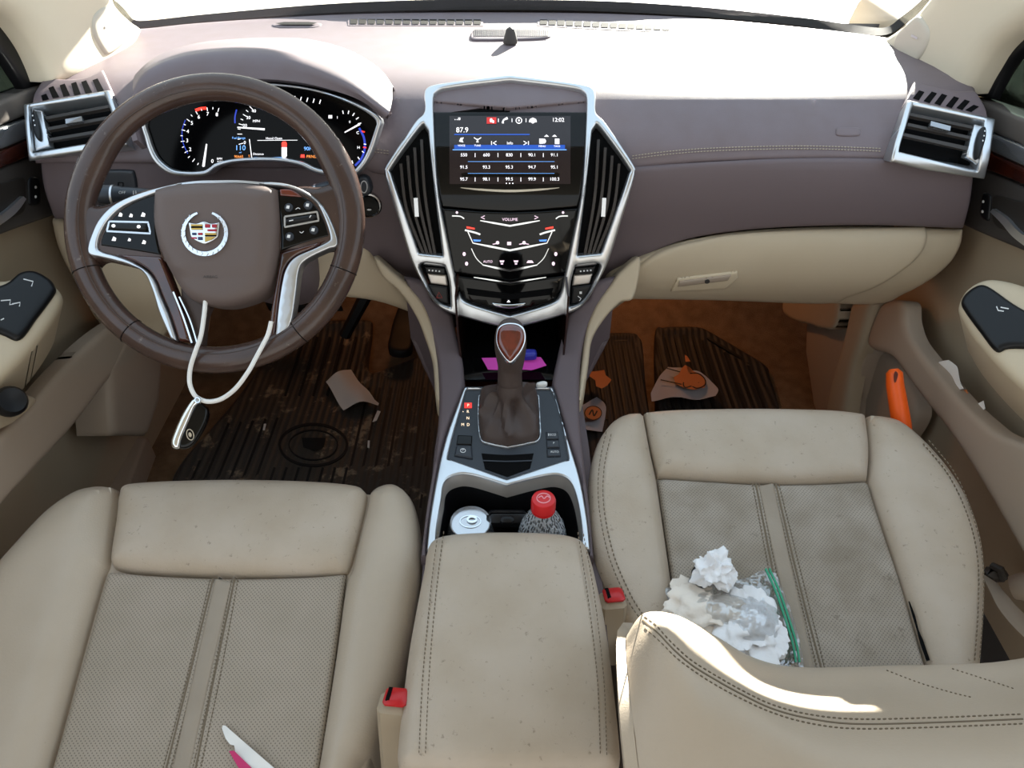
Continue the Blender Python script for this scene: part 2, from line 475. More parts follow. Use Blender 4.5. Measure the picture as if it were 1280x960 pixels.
M['rubber_clean'] = MAT('plain_black_rubber', (54, 51, 49), .6, spec=.35, bump=(300, .3, .001), wave=(22, .6, .004))
M['rubber_plain'] = MAT('smooth_black_rubber', (30, 29, 28), .55, spec=.35)
M['carpet'] = MAT('tan_carpet', (136, 112, 88), .95, spec=.1, bump=(500, .8, .003), noise=(40, (98, 80, 62), .6))
M['wheel'] = MAT('worn_brown_leather', (76, 58, 51), .2, spec=.5, bump=(330, .25, .0006), noise=(16, (58, 45, 41), .8), blotch=(90, (150, 138, 128), .63, .4))
M['airbag'] = MAT('taupe_airbag_cover', (98, 85, 81), .5, spec=.4, bump=(900, .25, .0005))
M['boot'] = MAT('dark_brown_boot_leather', (72, 60, 56), .5, spec=.4, bump=(400, .3, .0006))
M['wood'] = MAT('gloss_red_brown_wood', (70, 28, 16), .12, spec=.6, coat=.8, noise=(28, (34, 12, 8), .9))
M['wood_red'] = MAT('gloss_mahogany', (110, 38, 22), .1, spec=.6, coat=1, noise=(60, (60, 18, 10), .8))
M['charcoal'] = MAT('charcoal_plastic', (60, 56, 54), .5, spec=.4, bump=(900, .15, .0004))
M['grey_top'] = MAT('grey_door_top', (92, 86, 82), .5, spec=.4, bump=(900, .2, .0004))
M['silver_gloss'] = MAT('gloss_grey_trim', (150, 152, 156), .1, metal=.7, coat=.5)
M['white'] = MAT('white_paper', (232, 230, 226), .8)
M['print_white'] = MAT('white_print', (225, 225, 225), .5)
M['glow_white'] = EMIT('glow_white', (235, 235, 240), 1.1)
M['glow_blue'] = EMIT('glow_blue', (70, 130, 230), 1.0)
M['glow_lblue'] = EMIT('glow_pale_blue', (110, 170, 245), 1.0)
M['glow_red'] = EMIT('glow_red', (235, 50, 35), 1.2)
M['glow_orange'] = EMIT('glow_orange', (235, 140, 60), 1.0)
M['glow_pink'] = EMIT('glow_pinkish_white', (235, 205, 225), .9)
M['red'] = MAT('red_plastic', (190, 30, 34), .35)
M['redcap'] = MAT('red_bottle_cap', (206, 32, 36), .35)
M['glass'] = None
def GLASS(name, tint=(1, 1, 1), gloss=.08):
    m = bpy.data.materials.new(name); m.use_nodes = True; T = m.node_tree; T.nodes.clear(); N = T.nodes; L = T.links
    o = N.new('ShaderNodeOutputMaterial'); a = N.new('ShaderNodeBsdfTransparent'); b = N.new('ShaderNodeBsdfGlossy'); x = N.new('ShaderNodeMixShader'); f = N.new('ShaderNodeLayerWeight')
    a.inputs[0].default_value = tint + (1,); b.inputs['Roughness'].default_value = .02
    p = N.new('ShaderNodeMath'); p.operation = 'POWER'; p.inputs[1].default_value = 5; q = N.new('ShaderNodeMath'); q.operation = 'MULTIPLY_ADD'; q.inputs[1].default_value = .45; q.inputs[2].default_value = .03
    L.new(f.outputs['Facing'], p.inputs[0]); L.new(p.outputs[0], q.inputs[0]); L.new(q.outputs[0], x.inputs[0]); L.new(a.outputs[0], x.inputs[1]); L.new(b.outputs[0], x.inputs[2]); L.new(x.outputs[0], o.inputs[0]); return m
M['glass'] = GLASS('window_glass', (.97, .98, .97))
M['tint'] = GLASS('dark_side_glass', (.10, .12, .11))
# ============================================================ THE SHELL OF THE CABIN
def structure(o): o['kind'] = 'structure'; return o
V, F = loft_geo([[(x, y, z) for x in (-.80, -.4, 0, .4, .80)] for y, z in ((-.9, .08), (.3, .08), (.9, .08), (1.25, .08), (1.42, .085), (1.52, .14), (1.64, .27), (1.74, .42), (1.78, .62))], vn=3)
structure(mk('floor', *thicken(V, F, .02), M['carpet']))
# roof lining with the openings of the side windows and the windscreen left free
V, F = loft_geo([[(x, y, z - .05 * (x / .6) ** 2) for x in (-.6, -.4, -.2, 0, .2, .4, .6)] for y, z in ((-1.3, 1.27), (-.8, 1.31), (-.2, 1.33), (.3, 1.31), (.55, 1.28), (.72, 1.235))], vn=3)
M['lining'] = MAT('pale_roof_lining', (196, 188, 172), .95, spec=.1, bump=(800, .3, .001))
structure(mk('ceiling', *thicken(V, F, .02), M['lining']))

# exterior: ground, cowl and the raised bonnet over the engine bay
M['ground'] = MAT('dry_ground', (205, 198, 182), .9, noise=(3, (170, 165, 150), .8))
V = [(-8, 2.9, -.35), (8, 2.9, -.35), (8, 30, -.35), (-8, 30, -.35)]
structure(mk('ground', V + [(a, b, c - .1) for a, b, c in V], [(0, 1, 2, 3), (7, 6, 5, 4), (0, 4, 5, 1), (1, 5, 6, 2), (2, 6, 7, 3), (3, 7, 4, 0)], M['ground']))
M['paint'] = MAT('pale_car_paint', (232, 230, 224), .5, spec=.3, noise=(14, (205, 196, 176), .7), blotch=(26, (120, 128, 120), .66, .8))
V, F = loft_geo([[(-.80, y, z - .03), (-.4, y + .03, z), (0, y + .05, z + .005), (.4, y + .03, z), (.80, y, z - .03)] for y, z in ((1.60, .735), (1.68, .735), (1.85, .745), (2.1, .745), (2.5, .70))], n=4, vn=3)
structure(mk('cowl_panel', *thicken(V, F, .02), M['paint']))
V, F = loft_geo([[(-.92, y, z - .07), (-.45, y + .02, z - .01), (0, y + .03, z + .06), (.4, y + .02, z + .03), (.92, y, z - .005)] for y, z in ((1.74, 1.02), (1.90, 1.25), (2.15, 1.62), (2.35, 1.87))], n=4, vn=3)
structure(mk('raised_bonnet', *thicken(V, F, .02), M['paint']))  # out of view; rear edge shaped to trim the sun on dash and backrest

V, F = loft_geo([[(-.80, y, z), (0, y + .03, z), (.80, y, z)] for y, z in ((1.78, .50), (1.74, .62), (1.64, .70), (1.60, .73))], n=4)
structure(mk('wall_front', *thicken(V, F, .02), M['charcoal']))
# windscreen with its dark frit band
ws = [(-.74, 1.46, .74), (-.45, 1.565, .745), (0, 1.61, .745), (.45, 1.565, .745), (.74, 1.46, .74)]
wt = [(-.56, .70, 1.20), (-.3, .76, 1.235), (0, .78, 1.25), (.3, .76, 1.235), (.56, .70, 1.20)]
mid = [tuple((a[i] + b[i]) / 2 + (0, .03, .035)[i] for i in range(3)) for a, b in zip(ws, wt)]
V, F = loft_geo([ws, mid, wt], n=5, vn=6)
structure(mk('window_1', *thicken(V, F, .004), M['glass']))
WM = TM([(0, 1.43), (10, 1.43), (20, 1.42), (45, 1.385), (70, 1.3)])
M['frit'] = MAT('dark_windscreen_seal', (30, 25, 22), .6, spec=.2)
mb = MB()
ribbonadd(mb, [(128, -6, 10), (150, 12, 9), (166, 28, 8), (190, 29, 8), (260, 22, 9), (400, 11, 11), (520, 6.5, 13), (640, 6, 13), (760, 8, 13), (880, 15, 12), (1000, 27, 11), (1080, 38, 10), (1110, 38, 9), (1130, 24, 9), (1150, 8, 9), (1166, -8, 9)], 10, LIFT(WM, .0), thick=.006, n=8)
structure(mb.build('trim_5', M['frit']))

# ---- windscreen pillars
def pillar(name, outl, spk, badge, side, fm):
    p = structure(sheet(name, M['pillar'], outl, fm, edge=22, puff=.02, thick=.05, step=10))
    s = sheet('speaker_cover', M['pillar_cover'], spk, fm, p, edge=6, puff=.004, thick=.01, lift=.0195, step=6, label='domed airbag and speaker cover')
    mb = MB(); shapeadd(mb, badge, fm, .0246); mb.build('embossed_mark', M['silver'], s)
    return p
M['pillar'] = MAT('pale_pillar_trim', (204, 194, 174), .6, spec=.3, bump=(700, .15, .0005))
M['pillar_cover'] = MAT('pale_grey_pillar_cover', (192, 184, 170), .55, spec=.35, bump=(700, .15, .0005))
PLm = PLN((-.69, 1.2, .8), (1, -.12, 0)); PRm = PLN((.69, 1.2, .8), (-1, -.12, 0))
pillar('trim_1', [(-60, -70, 1), (70, -70), (128, -12), (140, 8), (156, 24), (170, 34), (171, 42), (158, 64), (134, 91), (112, 102), (85, 104), (57, 103, 1), (50, 84), (38, 60), (20, 36), (0, 18), (-60, -10, 1)],
       [(120, 7), (132, 14), (143, 32), (146, 44), (138, 56), (120, 68), (112, 62), (102, 44), (100, 26), (106, 14)], [(113, 32), (120, 26), (121, 29), (114, 35)], -1, PLm)
pillar('trim_2', [(1340, -70, 1), (1230, -70), (1166, 0), (1150, 20), (1120, 42), (1104, 52), (1103, 68), (1112, 84), (1130, 101), (1155, 114), (1185, 119), (1215, 118, 1), (1229, 92), (1250, 62), (1280, 38), (1340, 4, 1)],
       [(1162, 20), (1175, 32), (1177, 48), (1168, 68), (1153, 82), (1141, 76), (1132, 58), (1136, 42), (1148, 30)], [(1157, 42), (1165, 46), (1164, 49), (1156, 45)], 1, PRm)

# ---- side glass and black mirror corners
for nm, x, oc, og in (('window_2', -.745, [(-70, -20), (0, 10), (20, 36), (40, 62), (55, 106), (0, 130), (-70, 160)], None), ('window_3', .745, [(1350, -10), (1280, 30), (1250, 62), (1226, 95), (1213, 120), (1240, 135), (1350, 190)], None)):
    structure(sheet(nm, M['tint'], sharp(oc), XM(x), thick=.004, step=30))
mb = MB(); sheetadd(mb, [(-60, -8), (0, 17), (22, 36), (40, 60), (50, 84), (58, 104, 1), (30, 112, 1), (-8, 60), (-60, 30)], XM(-.728), edge=6, puff=.006, thick=.012, step=10)
structure(mb.build('trim_3', M['black']))
mb = MB(); sheetadd(mb, [(1340, 0), (1280, 36), (1250, 62), (1229, 92), (1214, 118, 1), (1240, 124, 1), (1262, 82), (1290, 56), (1340, 30)], XM(.728), edge=6, puff=.006, thick=.012, step=10)
structure(mb.build('trim_4', M['black']))

# ============================================================ DOORS
M['recess'] = MAT('dark_recess_plastic', (42, 38, 35), .5, spec=.3)
def door_body(name, s):
    ys = (-.6, .3, .8, 1.2, 1.75); zs = ((.04, 0), (.35, 0), (.62, .004), (.70, .0), (.755, .012), (.77, .03))
    rows = [[(s * (.735 + d - .0 * z), y, z) for y in ys] for z, d in zs]
    V, F = loft_geo(rows, vn=3)
    return structure(mk(name, *thicken(V, F, .03), M['beige_door']))
dl = door_body('door_1', -1); dr = door_body('door_2', 1)

def door_parts(d, fm, top, chrome, wood, bezel, recess, switch, smarks, lever, arm, pad, padmarks, padmap, pocket, pm, ridge):
    S = lambda nm, mat, o, f, **k: sheet(nm, M[mat], o, f, d, **k)
    S('top_pad', 'grey_top', top, fm, edge=6, puff=.006, thick=.03, lift=.006, label='dark grey door top')
    S('metal_strip', 'silver_gloss', chrome, fm, edge=5, puff=.004, thick=.02, lift=.012, step=6)
    S('wood_strip', 'wood', wood, fm, edge=6, puff=.004, thick=.02, lift=.012, step=6, label='glossy wood strip')
    S('handle_bezel', 'charcoal', bezel, fm, edge=5, puff=.004, thick=.02, lift=.008, step=6)
    S('handle_recess', 'recess', recess, fm, edge=3, puff=.001, thick=.004, lift=.0135, step=6)
    k = S('lock_switch', 'black', switch, fm, edge=3, puff=.003, thick=.006, lift=.0125, step=5)
    mb = MB()
    for x, y in smarks: shapeadd(mb, circ(x, y, 1.6, 2.0, 8), LIFT(fm, .0125 + .003), .0008)
    mb.build('lock_symbols', M['print_white'], k)
    h = MB(); ribbonadd(h, lever, 6, fm, thick=.006, lift=.020); h.build('door_handle', M['silver'], d, label='chrome pull handle')
    S('armrest', 'beige_arm', arm, padmap, edge=16, puff=.012, thick=.10, ext=None, lift=-.002, step=8, label='paler beige padded armrest')
    p = S('window_switch_panel', 'black', pad, padmap, edge=7, puff=.006, thick=.014, lift=.0105, step=6, label='black window switch panel')
    mb = MB()
    for o in padmarks: ribbonadd(mb, o, 1.3, LIFT(padmap, .0168), thick=.0005, curve=False)
    mb.build('window_symbols', M['print_white'], p)
    S('map_pocket', 'pocket', pocket, pm, edge=9, puff=.008, thick=.022, step=9, label='grey-beige map pocket panel')
M['beige_arm'] = MAT('pale_beige_vinyl', (196, 180, 154), .5, spec=.4, bump=(500, .2, .0006))
M['pocket'] = MAT('grey_beige_pocket_plastic', (158, 142, 126), .6, spec=.3, bump=(700, .15, .0005))
ARML = PLN((-.68, .9, .60), (.55, -.25, .80)); ARMR = PLN((.68, .9, .60), (-.55, -.25, .80))
door_parts(dl, XM(-.728),
    sharp([(-60, 146), (0, 122), (50, 104), (50, 112), (38, 139), (-60, 178)]),
    sharp([(-60, 180), (0, 156), (34, 145), (35, 168), (0, 183), (-60, 205)]),
    sharp([(-60, 206), (0, 184), (35, 168.5), (37, 190), (0, 206), (-60, 232)]),
    [(-60, 232, 1), (0, 207, 1), (40, 195), (47, 205), (53, 235), (61, 266), (57, 270), (0, 290), (-60, 315, 1)],
    [(-60, 250), (0, 226), (17, 222), (20, 230), (19, 262), (0, 274), (-60, 300)],
    [(25, 224), (36, 222), (39, 232), (38, 254), (28, 257), (24, 250)], [(31, 234), (31, 246)],
    [(-50, 296, 11), (-10, 270, 10), (4, 258, 9), (14, 247, 5)],
    [(-60, 330), (0, 352), (32, 342), (56, 350), (78, 370), (72, 395), (40, 440), (0, 478), (-60, 520)],
    [(-60, 372), (0, 363), (24, 347), (42, 345), (60, 354), (68, 364), (67, 374), (45, 404), (24, 430), (0, 423), (-60, 400)],
    [[(28, 357), (40, 360), (38, 366)], [(0, 384), (12, 383), (11, 389), (16, 388)], [(14, 388), (24, 386), (23, 391)], [(0, 408), (4, 406)]], ARML,
    [(186, 378), (165, 384), (148, 398), (115, 422), (75, 460), (40, 500), (0, 540), (-60, 600, 1), (-60, 700, 1), (0, 628), (45, 580), (90, 530), (130, 478), (165, 440), (200, 402)], PLN((-.655, 1.0, .3), (1, 0, .1)), None)
door_parts(dr, XM(.728),
    sharp([(1340, 166), (1280, 144), (1225, 122), (1228, 134), (1241, 162), (1340, 206)]),
    sharp([(1340, 204), (1280, 178), (1241.5, 164), (1242, 186), (1280, 203), (1340, 228)]),
    sharp([(1340, 229), (1280, 204), (1242, 187), (1239, 210), (1280, 226), (1340, 252)]),
    [(1340, 258, 1), (1280, 230, 1), (1236, 212), (1225, 215), (1220, 240), (1212, 276), (1218, 284), (1280, 310), (1340, 335, 1)],
    [(1340, 268), (1280, 250), (1256, 244), (1252, 256), (1254, 280), (1280, 293), (1340, 318)],
    [(1240, 242), (1248, 243), (1250, 252), (1247, 275), (1238, 271), (1237, 262)], [(1242.5, 252), (1241.5, 264.5)],
    [(1330, 322, 11), (1290, 295, 10), (1272, 276, 9), (1256, 263, 5)],
    [(1340, 390), (1290, 362), (1240, 350), (1210, 362), (1198, 385), (1205, 404), (1222, 430), (1256, 468), (1290, 498), (1340, 530)],
    [(1340, 422), (1290, 398), (1267, 385), (1240, 366), (1226, 362), (1211, 370), (1203, 381), (1206, 392), (1226, 420), (1246, 444), (1262, 441), (1290, 442), (1340, 450)],
    [[(1247, 391), (1249, 396), (1256, 397)], [(1252, 392), (1262, 394)]], ARMR,
    [(1133, 377), (1137, 402), (1144, 424), (1158, 444), (1200, 496), (1232, 527), (1262, 547), (1345, 575, 1), (1345, 800, 1), (1285, 695), (1232, 604), (1192, 542), (1165, 508), (1140, 475), (1118, 446), (1092, 436), (1088, 420), (1104, 382)], PLN((.655, 1.0, .3), (-1, 0, .1)), None)
mb = MB(); mb.add(*lathe_geo(PLN((-.64, 1, .3), (1, 0, .1))(11, 503), [(.0, 0), (.020, 0), (.020, .010), (.016, .016), (.006, .014), (.0, .014)], 24, axis=(.8, -.35, .6)))
kn = mb.build('mirror_knob', M['black'], dl, label='round black mirror adjuster')
mb = MB(); sheetadd(mb, [(-60, 486), (0, 482), (30, 492), (44, 502), (20, 525), (0, 536), (-60, 560)], PLN((-.648, 1, .3), (1, 0, .1)), edge=8, puff=.004, thick=.03, step=7); mb.build('knob_housing', M['beige_door'], dl)
# speaker bulge low on the right door
sheet('speaker_bulge', M['pocket'], [(1098, 440), (1120, 448), (1138, 480), (1150, 520), (1120, 560), (1085, 540), (1070, 505), (1075, 465)], XM(.70), dr, edge=14, puff=.012, thick=.02, step=8)

# ---- kick panels and sills beside the footwells
KL = XM(-.665); KR = XM(.665)
k = structure(sheet('wall_left', M['pocket'], sharp([(128, 462), (150, 420), (190, 395), (200, 440), (196, 500), (180, 545), (134, 545)]), KL, edge=8, puff=.01, thick=.05, step=9))
k = structure(sheet('wall_right', M['pocket'], sharp([(1104, 376), (1090, 425), (1068, 500), (1064, 560), (1015, 560), (1018, 500), (1009, 440), (1010, 402), (1040, 372)]), KR, edge=7, puff=.008, thick=.05, step=9))
sheet('fuse_cover', M['beige_door'], [(998, 366, 1), (1072, 366, 1), (1066, 408), (1045, 410), (1034, 406), (1012, 401), (996, 389)], KR, k, edge=5, puff=.006, thick=.03, lift=.03, step=8, label='paler boxed cover under the dashboard')
sheet('door_seal_strip', M['beige_door'], [(1076, 380, 1), (1104, 376, 1), (1090, 428), (1079, 460), (1070, 510), (1066, 560, 1), (1040, 560, 1), (1045, 500), (1060, 445), (1068, 415)], KR, k, edge=7, puff=.01, thick=.02, lift=.012, step=8)
SL = ZM(.13)
structure(sheet('trim_6', M['pocket'], sharp([(148, 545), (185, 548), (150, 640), (60, 720), (40, 700), (105, 608)]), SL, edge=6, puff=.006, thick=.05, step=10))
structure(sheet('trim_7', M['charcoal'], sharp([(1100, 520), (1160, 520), (1340, 800), (1340, 900), (1250, 900)]), SL, edge=6, puff=.006, thick=.05, step=14))
# ============================================================ DASHBOARD
def bow(px, py):      # the pad turns away at both ends and is level across the middle
    u = abs(px - 640) / 600.0
    return .035 * max(0, u - .75) * (1 if py > 100 else 0)
DM = TM([(10, 1.445), (30, 1.385), (60, 1.26), (90, 1.15), (118, 1.10), (150, 1.075), (185, 1.065), (205, 1.070), (250, 1.11), (290, 1.15)])
DL = TM([(190, 1.071), (205, 1.068), (250, 1.10), (290, 1.143), (330, 1.19), (400, 1.27)])
dash = thing('dashboard', 'taupe soft-touch dashboard with beige lower half spanning the cabin under the windscreen', 'dashboard', (0, 1.2, .58))
up = sheet('upper_pad', M['dash'], [(60, 60, 1), (120, 30), (170, 33), (250, 25.5), (400, 16), (520, 12), (640, 11.5), (760, 13.5), (880, 20), (1000, 31), (1108, 44), (1170, 60), (1215, 90, 1), (1232, 160), (1222, 212, 1), (1105, 201), (1000, 200), (900, 204), (830, 210), (790, 215), (740, 222), (500, 222), (440, 212), (300, 212), (180, 206), (42, 206, 1), (40, 150)], DM, dash, edge=8, puff=.006, thick=.03, lift=-.006, step=11)
mb = MB(); 
for off in (0, 3.4): stitchadd(mb, [(790, 195 + off), (830, 190 + off), (880, 186 + off), (950, 183.5 + off), (1020, 183 + off), (1104, 186 + off)], LIFT(DM, .0006), 2.6, 1.3, .9)
for off in (0, 3.4): stitchadd(mb, [(464, 186 + off), (486, 189 + off)], LIFT(DM, .0006), 2.6, 1.3, .9); stitchadd(mb, [(170, 171 + off), (186, 173 + off)], LIFT(DM, .0006), 2.6, 1.3, .9)
mb.each('stitching', M['thread'], dash)
sheet('airbag_badge', M['dash'], [(1048, 160), (1072, 160), (1075, 165), (1072, 170), (1048, 170), (1045, 165)], DM, dash, edge=2, puff=.0015, thick=.003, step=3, lift=.0005)
# lower brown band
sheet('lower_panel_right', M['dash_low'], [(738, 212, 1), (790, 209), (830, 206), (900, 201), (1000, 197), (1105, 198), (1218, 207, 1), (1213, 250), (1204, 286, 1), (1100, 282), (1010, 283), (930, 288), (860, 299), (810, 318), (780, 334), (756, 352, 1), (735, 380), (700, 380, 1)], DL, dash, edge=7, puff=.006, thick=.03, lift=-.002, step=11)
DLL = TM([(190, 1.07), (250, 1.11), (290, 1.15), (340, 1.2), (400, 1.26)])
sheet('lower_panel_left', M['dash_low'], [(50, 195, 1), (170, 190), (250, 205), (440, 205), (478, 190), (500, 200), (560, 330, 1), (572, 410, 1), (545, 402), (515, 372), (500, 345), (482, 329), (455, 318), (400, 300), (200, 290), (100, 276), (68, 274, 1), (55, 235)], DLL, dash, edge=7, puff=.006, thick=.03, lift=-.002, step=11)
# beige glovebox and knee bolsters
GM = TM([(270, 1.152), (285, 1.15), (300, 1.148), (330, 1.168), (355, 1.20), (372, 1.245), (385, 1.30)])
sheet('lower_trim_right', M['beige'], [(742, 392, 1), (756, 352), (780, 335), (812, 318), (862, 300), (930, 289), (1010, 284), (1100, 283), (1203, 287, 1), (1199, 308), (1185, 330), (1160, 350), (1130, 366), (1095, 379), (1000, 376), (900, 372), (800, 372), (770, 384), (750, 410), (736, 440), (730, 430)], TM([(270, 1.158), (285, 1.156), (300, 1.154), (330, 1.174), (355, 1.206), (372, 1.25), (385, 1.28), (450, 1.26)]), dash, edge=6, puff=.006, thick=.03, step=10)
gb = sheet('glovebox_door', M['beige'], [(782, 371, 1), (785, 350), (795, 334), (830, 312), (880, 299), (930, 292), (1010, 287), (1090, 285), (1154, 284, 1), (1157, 298), (1148, 318), (1125, 338), (1095, 356), (1060, 369), (1030, 377), (900, 373)], GM, dash, edge=6, puff=.006, thick=.02, lift=.002, step=9, label='beige glovebox door')
bz = sheet('latch_bezel', M['beige_arm'], [(838, 358, 1), (846, 343, 1), (920, 335, 1), (921, 342, 1), (906, 355, 1)], GM, gb, edge=2, puff=.002, thick=.004, lift=.0095, step=5)
sheet('latch_handle', M['pocket'], [(848, 345, 1), (912, 337.5, 1), (908, 344, 1), (846, 351, 1)], GM, gb, edge=2, puff=.002, thick=.003, lift=.0125, step=5)
mb = MB(); mb.add(*lathe_geo(LIFT(GM, .014)(882, 344), [(0, 0), (.004, 0), (.004, .002), (0, .002)], 12, axis=NRM(GM, 882, 344))); mb.build('key_lock', M['charcoal'], gb)
KM = TM([(260, 1.15), (290, 1.165), (330, 1.185), (370, 1.22), (400, 1.27), (470, 1.33)])
sheet('knee_bolster', M['beige'], [(66, 273, 1), (150, 268), (300, 285), (440, 300), (470, 322), (490, 340), (500, 358), (520, 378), (527, 392), (470, 374), (400, 368), (360, 372), (300, 373), (245, 378), (220, 398), (198, 428), (162, 432), (125, 402), (95, 350), (75, 310)], KM, dash, edge=10, puff=.012, thick=.03, step=10, label='beige panel under the steering column')
WL = TM([(300, 1.14), (340, 1.15), (400, 1.165), (450, 1.15), (487, 1.115), (550, 1.045), (640, .965), (700, .91)])
sheet('tunnel_trim_left', M['beige'], [(468, 320), (490, 338), (510, 356), (530, 380), (545, 420), (552, 460), (553, 500), (545, 500), (541, 455), (532, 425), (520, 395), (500, 365), (478, 345)], WL, dash, edge=4, puff=.008, thick=.03, step=6)
sheet('tunnel_trim_right', M['beige'], [(800, 322), (776, 338), (762, 356), (745, 380), (733, 410), (727, 450), (722, 500), (728, 500), (735, 460), (740, 425), (756, 398), (775, 378), (792, 371)], WL, dash, edge=4, puff=.008, thick=.03, step=6)
# closing floor above the footwell, so nothing shows behind the panels
V, F = loft_geo([[(x, 1.22, .47), (x, 1.50, .52), (x, 1.74, .58)] for x in (-.70, -.3, .3, .70)])
mk('underside', *thicken(V, F, .02), M['charcoal'], dash)

mb = MB(); mb.add(*box_geo((0, 1.33, .62), 1.34, .36, .22, bev=.02)); mb.build('sun_leak_block', M['charcoal'], dash)  # unseen box added to stop sun leaking through the open dash shell
# defroster slots along the windscreen
for nm, a, b, y0, y1, n_ in (('defroster_grille', 437, 602, 28.2, 28.8, 15), ('defroster_grille', 674, 838, 28.6, 36.5, 15), ('defroster_grille', 340, 402, 31.5, 31.5, 1)):
    mb = MB(); f = LIFT(DM, .001)
    if n_ > 1:
        ribbonadd(mb, [(a - 2, y0 + (0 if a < 600 else 0)), ((a + b) / 2, (y0 + y1) / 2 + (-.6 if a < 600 else 1.0) * .5), (b + 2, y1)], 9, f, thick=.003)
    else: sheetadd(mb, [(a, 32), (a + 15, 29), (b - 15, 29), (b, 31), (b - 10, 35), (a + 12, 35)], f, edge=2, puff=.001, thick=.003, step=5)
    g = mb.build(nm, M['dash'], dash)
    mb = MB()
    for i in range(n_):
        x0 = a + (b - a) * i / n_; y = y0 + (y1 - y0) * (i + .5) / n_
        if n_ > 1: shapeadd(mb, [(x0 + 1, y - 3), (x0 + (b - a) / n_ - 1, y - 3), (x0 + (b - a) / n_ - 1, y + 3), (x0 + 1, y + 3)], f, .0012)
        else: shapeadd(mb, [(a + 4, 32), (a + 16, 30.2), (b - 16, 30.2), (b - 5, 31.2), (b - 12, 33.6), (a + 14, 33.6)], f, .003)
    mb.build('slots', M['void'], g)
sp = sheet('speaker_grille', M['dash'], [(589, 50), (592, 40), (605, 37), (638, 36.2), (672, 37), (686, 40), (688, 47), (672, 50), (638, 51), (606, 51.4)], DM, dash, edge=2, puff=.002, thick=.004, lift=.002, step=5)
mb = MB()
for i in range(40): x = 593 + i * 2.36; ribbonadd(mb, [(x, 39.5 + .003 * 0), (x + (x - 638) * -.01, 49)], .9, LIFT(DM, .0055), thick=.001, curve=False)
mb.build('grille_ribs', M['charcoal'], sp)
c = LIFT(DM, .002)(638, 55)
mb = MB(); mb.add(*lathe_geo(c, [(.0, 0), (.0125, 0), (.0125, .004), (.0105, .009), (.009, .016), (.006, .023), (0, .026)], 20, axis=(0, 0, 1))); mb.build('sun_sensor', M['charcoal'], dash, label='small dark dome sensor')
# raised binnacle edge line near the windscreen
# ---- instrument hood
CL = PLN(PT(330, 160, 1.035), (0, -.93, .36))
def crow(pts, fm): return [fm(x, y) for x, y in CR(pts, False, 5)]
r0 = crow([(176, 152), (181, 140), (205, 122), (240, 108), (290, 100), (335, 99), (380, 104), (420, 114), (455, 128), (479, 149)], LIFT(CL, .002))
r1 = crow([(167, 118), (176, 101), (196, 86), (228, 75), (265, 69), (305, 68), (345, 71), (390, 84), (440, 108), (486, 142)], TM([(60, 1.015), (160, 1.015)]))
r2 = crow([(166, 106), (178, 90), (198, 78), (230, 67), (268, 61), (308, 58), (350, 59), (400, 68), (455, 90), (490, 124)], TM([(50, 1.06), (160, 1.04)]))
r3 = crow([(170, 92), (190, 74), (215, 62), (250, 53), (290, 49), (335, 47), (385, 49), (435, 62), (472, 84), (491, 108)], TM([(40, 1.19), (70, 1.15), (108, 1.075)]))
r4 = crow([(176, 84), (196, 68), (220, 57), (255, 49), (295, 45), (340, 43), (390, 46), (440, 58), (478, 80), (494, 104)], LIFT(DM, -.02))
V, F = loft_geo([r0, r1, r2, r3, r4], vn=4)
mk('instrument_hood', *thicken(V, F, .012), M['dash'], dash, auto=60)
# side wall of the hood towards the wheel
V, F = loft_geo([crow([(167, 118), (164, 140), (172, 175)], TM([(100, 1.015), (200, 1.03)])), crow([(176, 140), (176, 155), (184, 185)], LIFT(CL, .0))])
mk('hood_cheek', *thicken(V, F, .008), M['dash'], dash)
# headlamp switch recess left of the wheel
hs = sheet('light_switch_panel', M['plate'], [(118, 214), (130, 211), (164, 211), (171, 216), (174, 238), (172, 252), (130, 256), (116, 250)], DLL, dash, edge=4, puff=.004, thick=.012, lift=.004, step=6, label='blue-black light switch panel')
mb = MB(); ribbonadd(mb, [(151, 226), (157, 226), (157, 234), (151, 234), (151, 226)], 1, LIFT(DLL, .009), curve=False, thick=.0005); mb.build('switch_outline', M['void'], hs)

# ============================================================ INSTRUMENT CLUSTER
ic = thing('instrument_cluster', 'black instrument cluster with white dials in a silver frame behind the steering wheel', 'instrument cluster', CL(330, 215))
BZ = [(180, 150), (183, 172), (191, 196), (204, 211), (222, 219), (258, 219), (275, 209), (300, 203), (345, 202), (375, 207), (395, 216), (425, 221), (443, 219), (456, 208), (467, 188), (478, 154, 1), (474, 145), (455, 133), (420, 119), (380, 109), (330, 104), (280, 105), (240, 113), (205, 128)]
BI = [(186, 152), (189, 171), (197, 192), (208, 205), (224, 213), (256, 213), (273, 203), (300, 197.5), (345, 196.5), (377, 201), (398, 210), (425, 215.5), (440, 214), (451, 204), (461, 186), (471.5, 155, 1), (468, 148), (452, 136.5), (419, 122), (380, 112), (330, 107), (280, 108), (241, 116), (207, 131)]
sheet('dial_face', M['gloss_dim'], BI, CL, ic, thick=.006, step=14)
sheet('bezel', M['silver'], BZ, CL, ic, holes=[BI], edge=2.4, puff=.004, thick=.02, lift=.004, step=7, label='curved silver frame')
mb = MB(); f = LIFT(CL, .001)
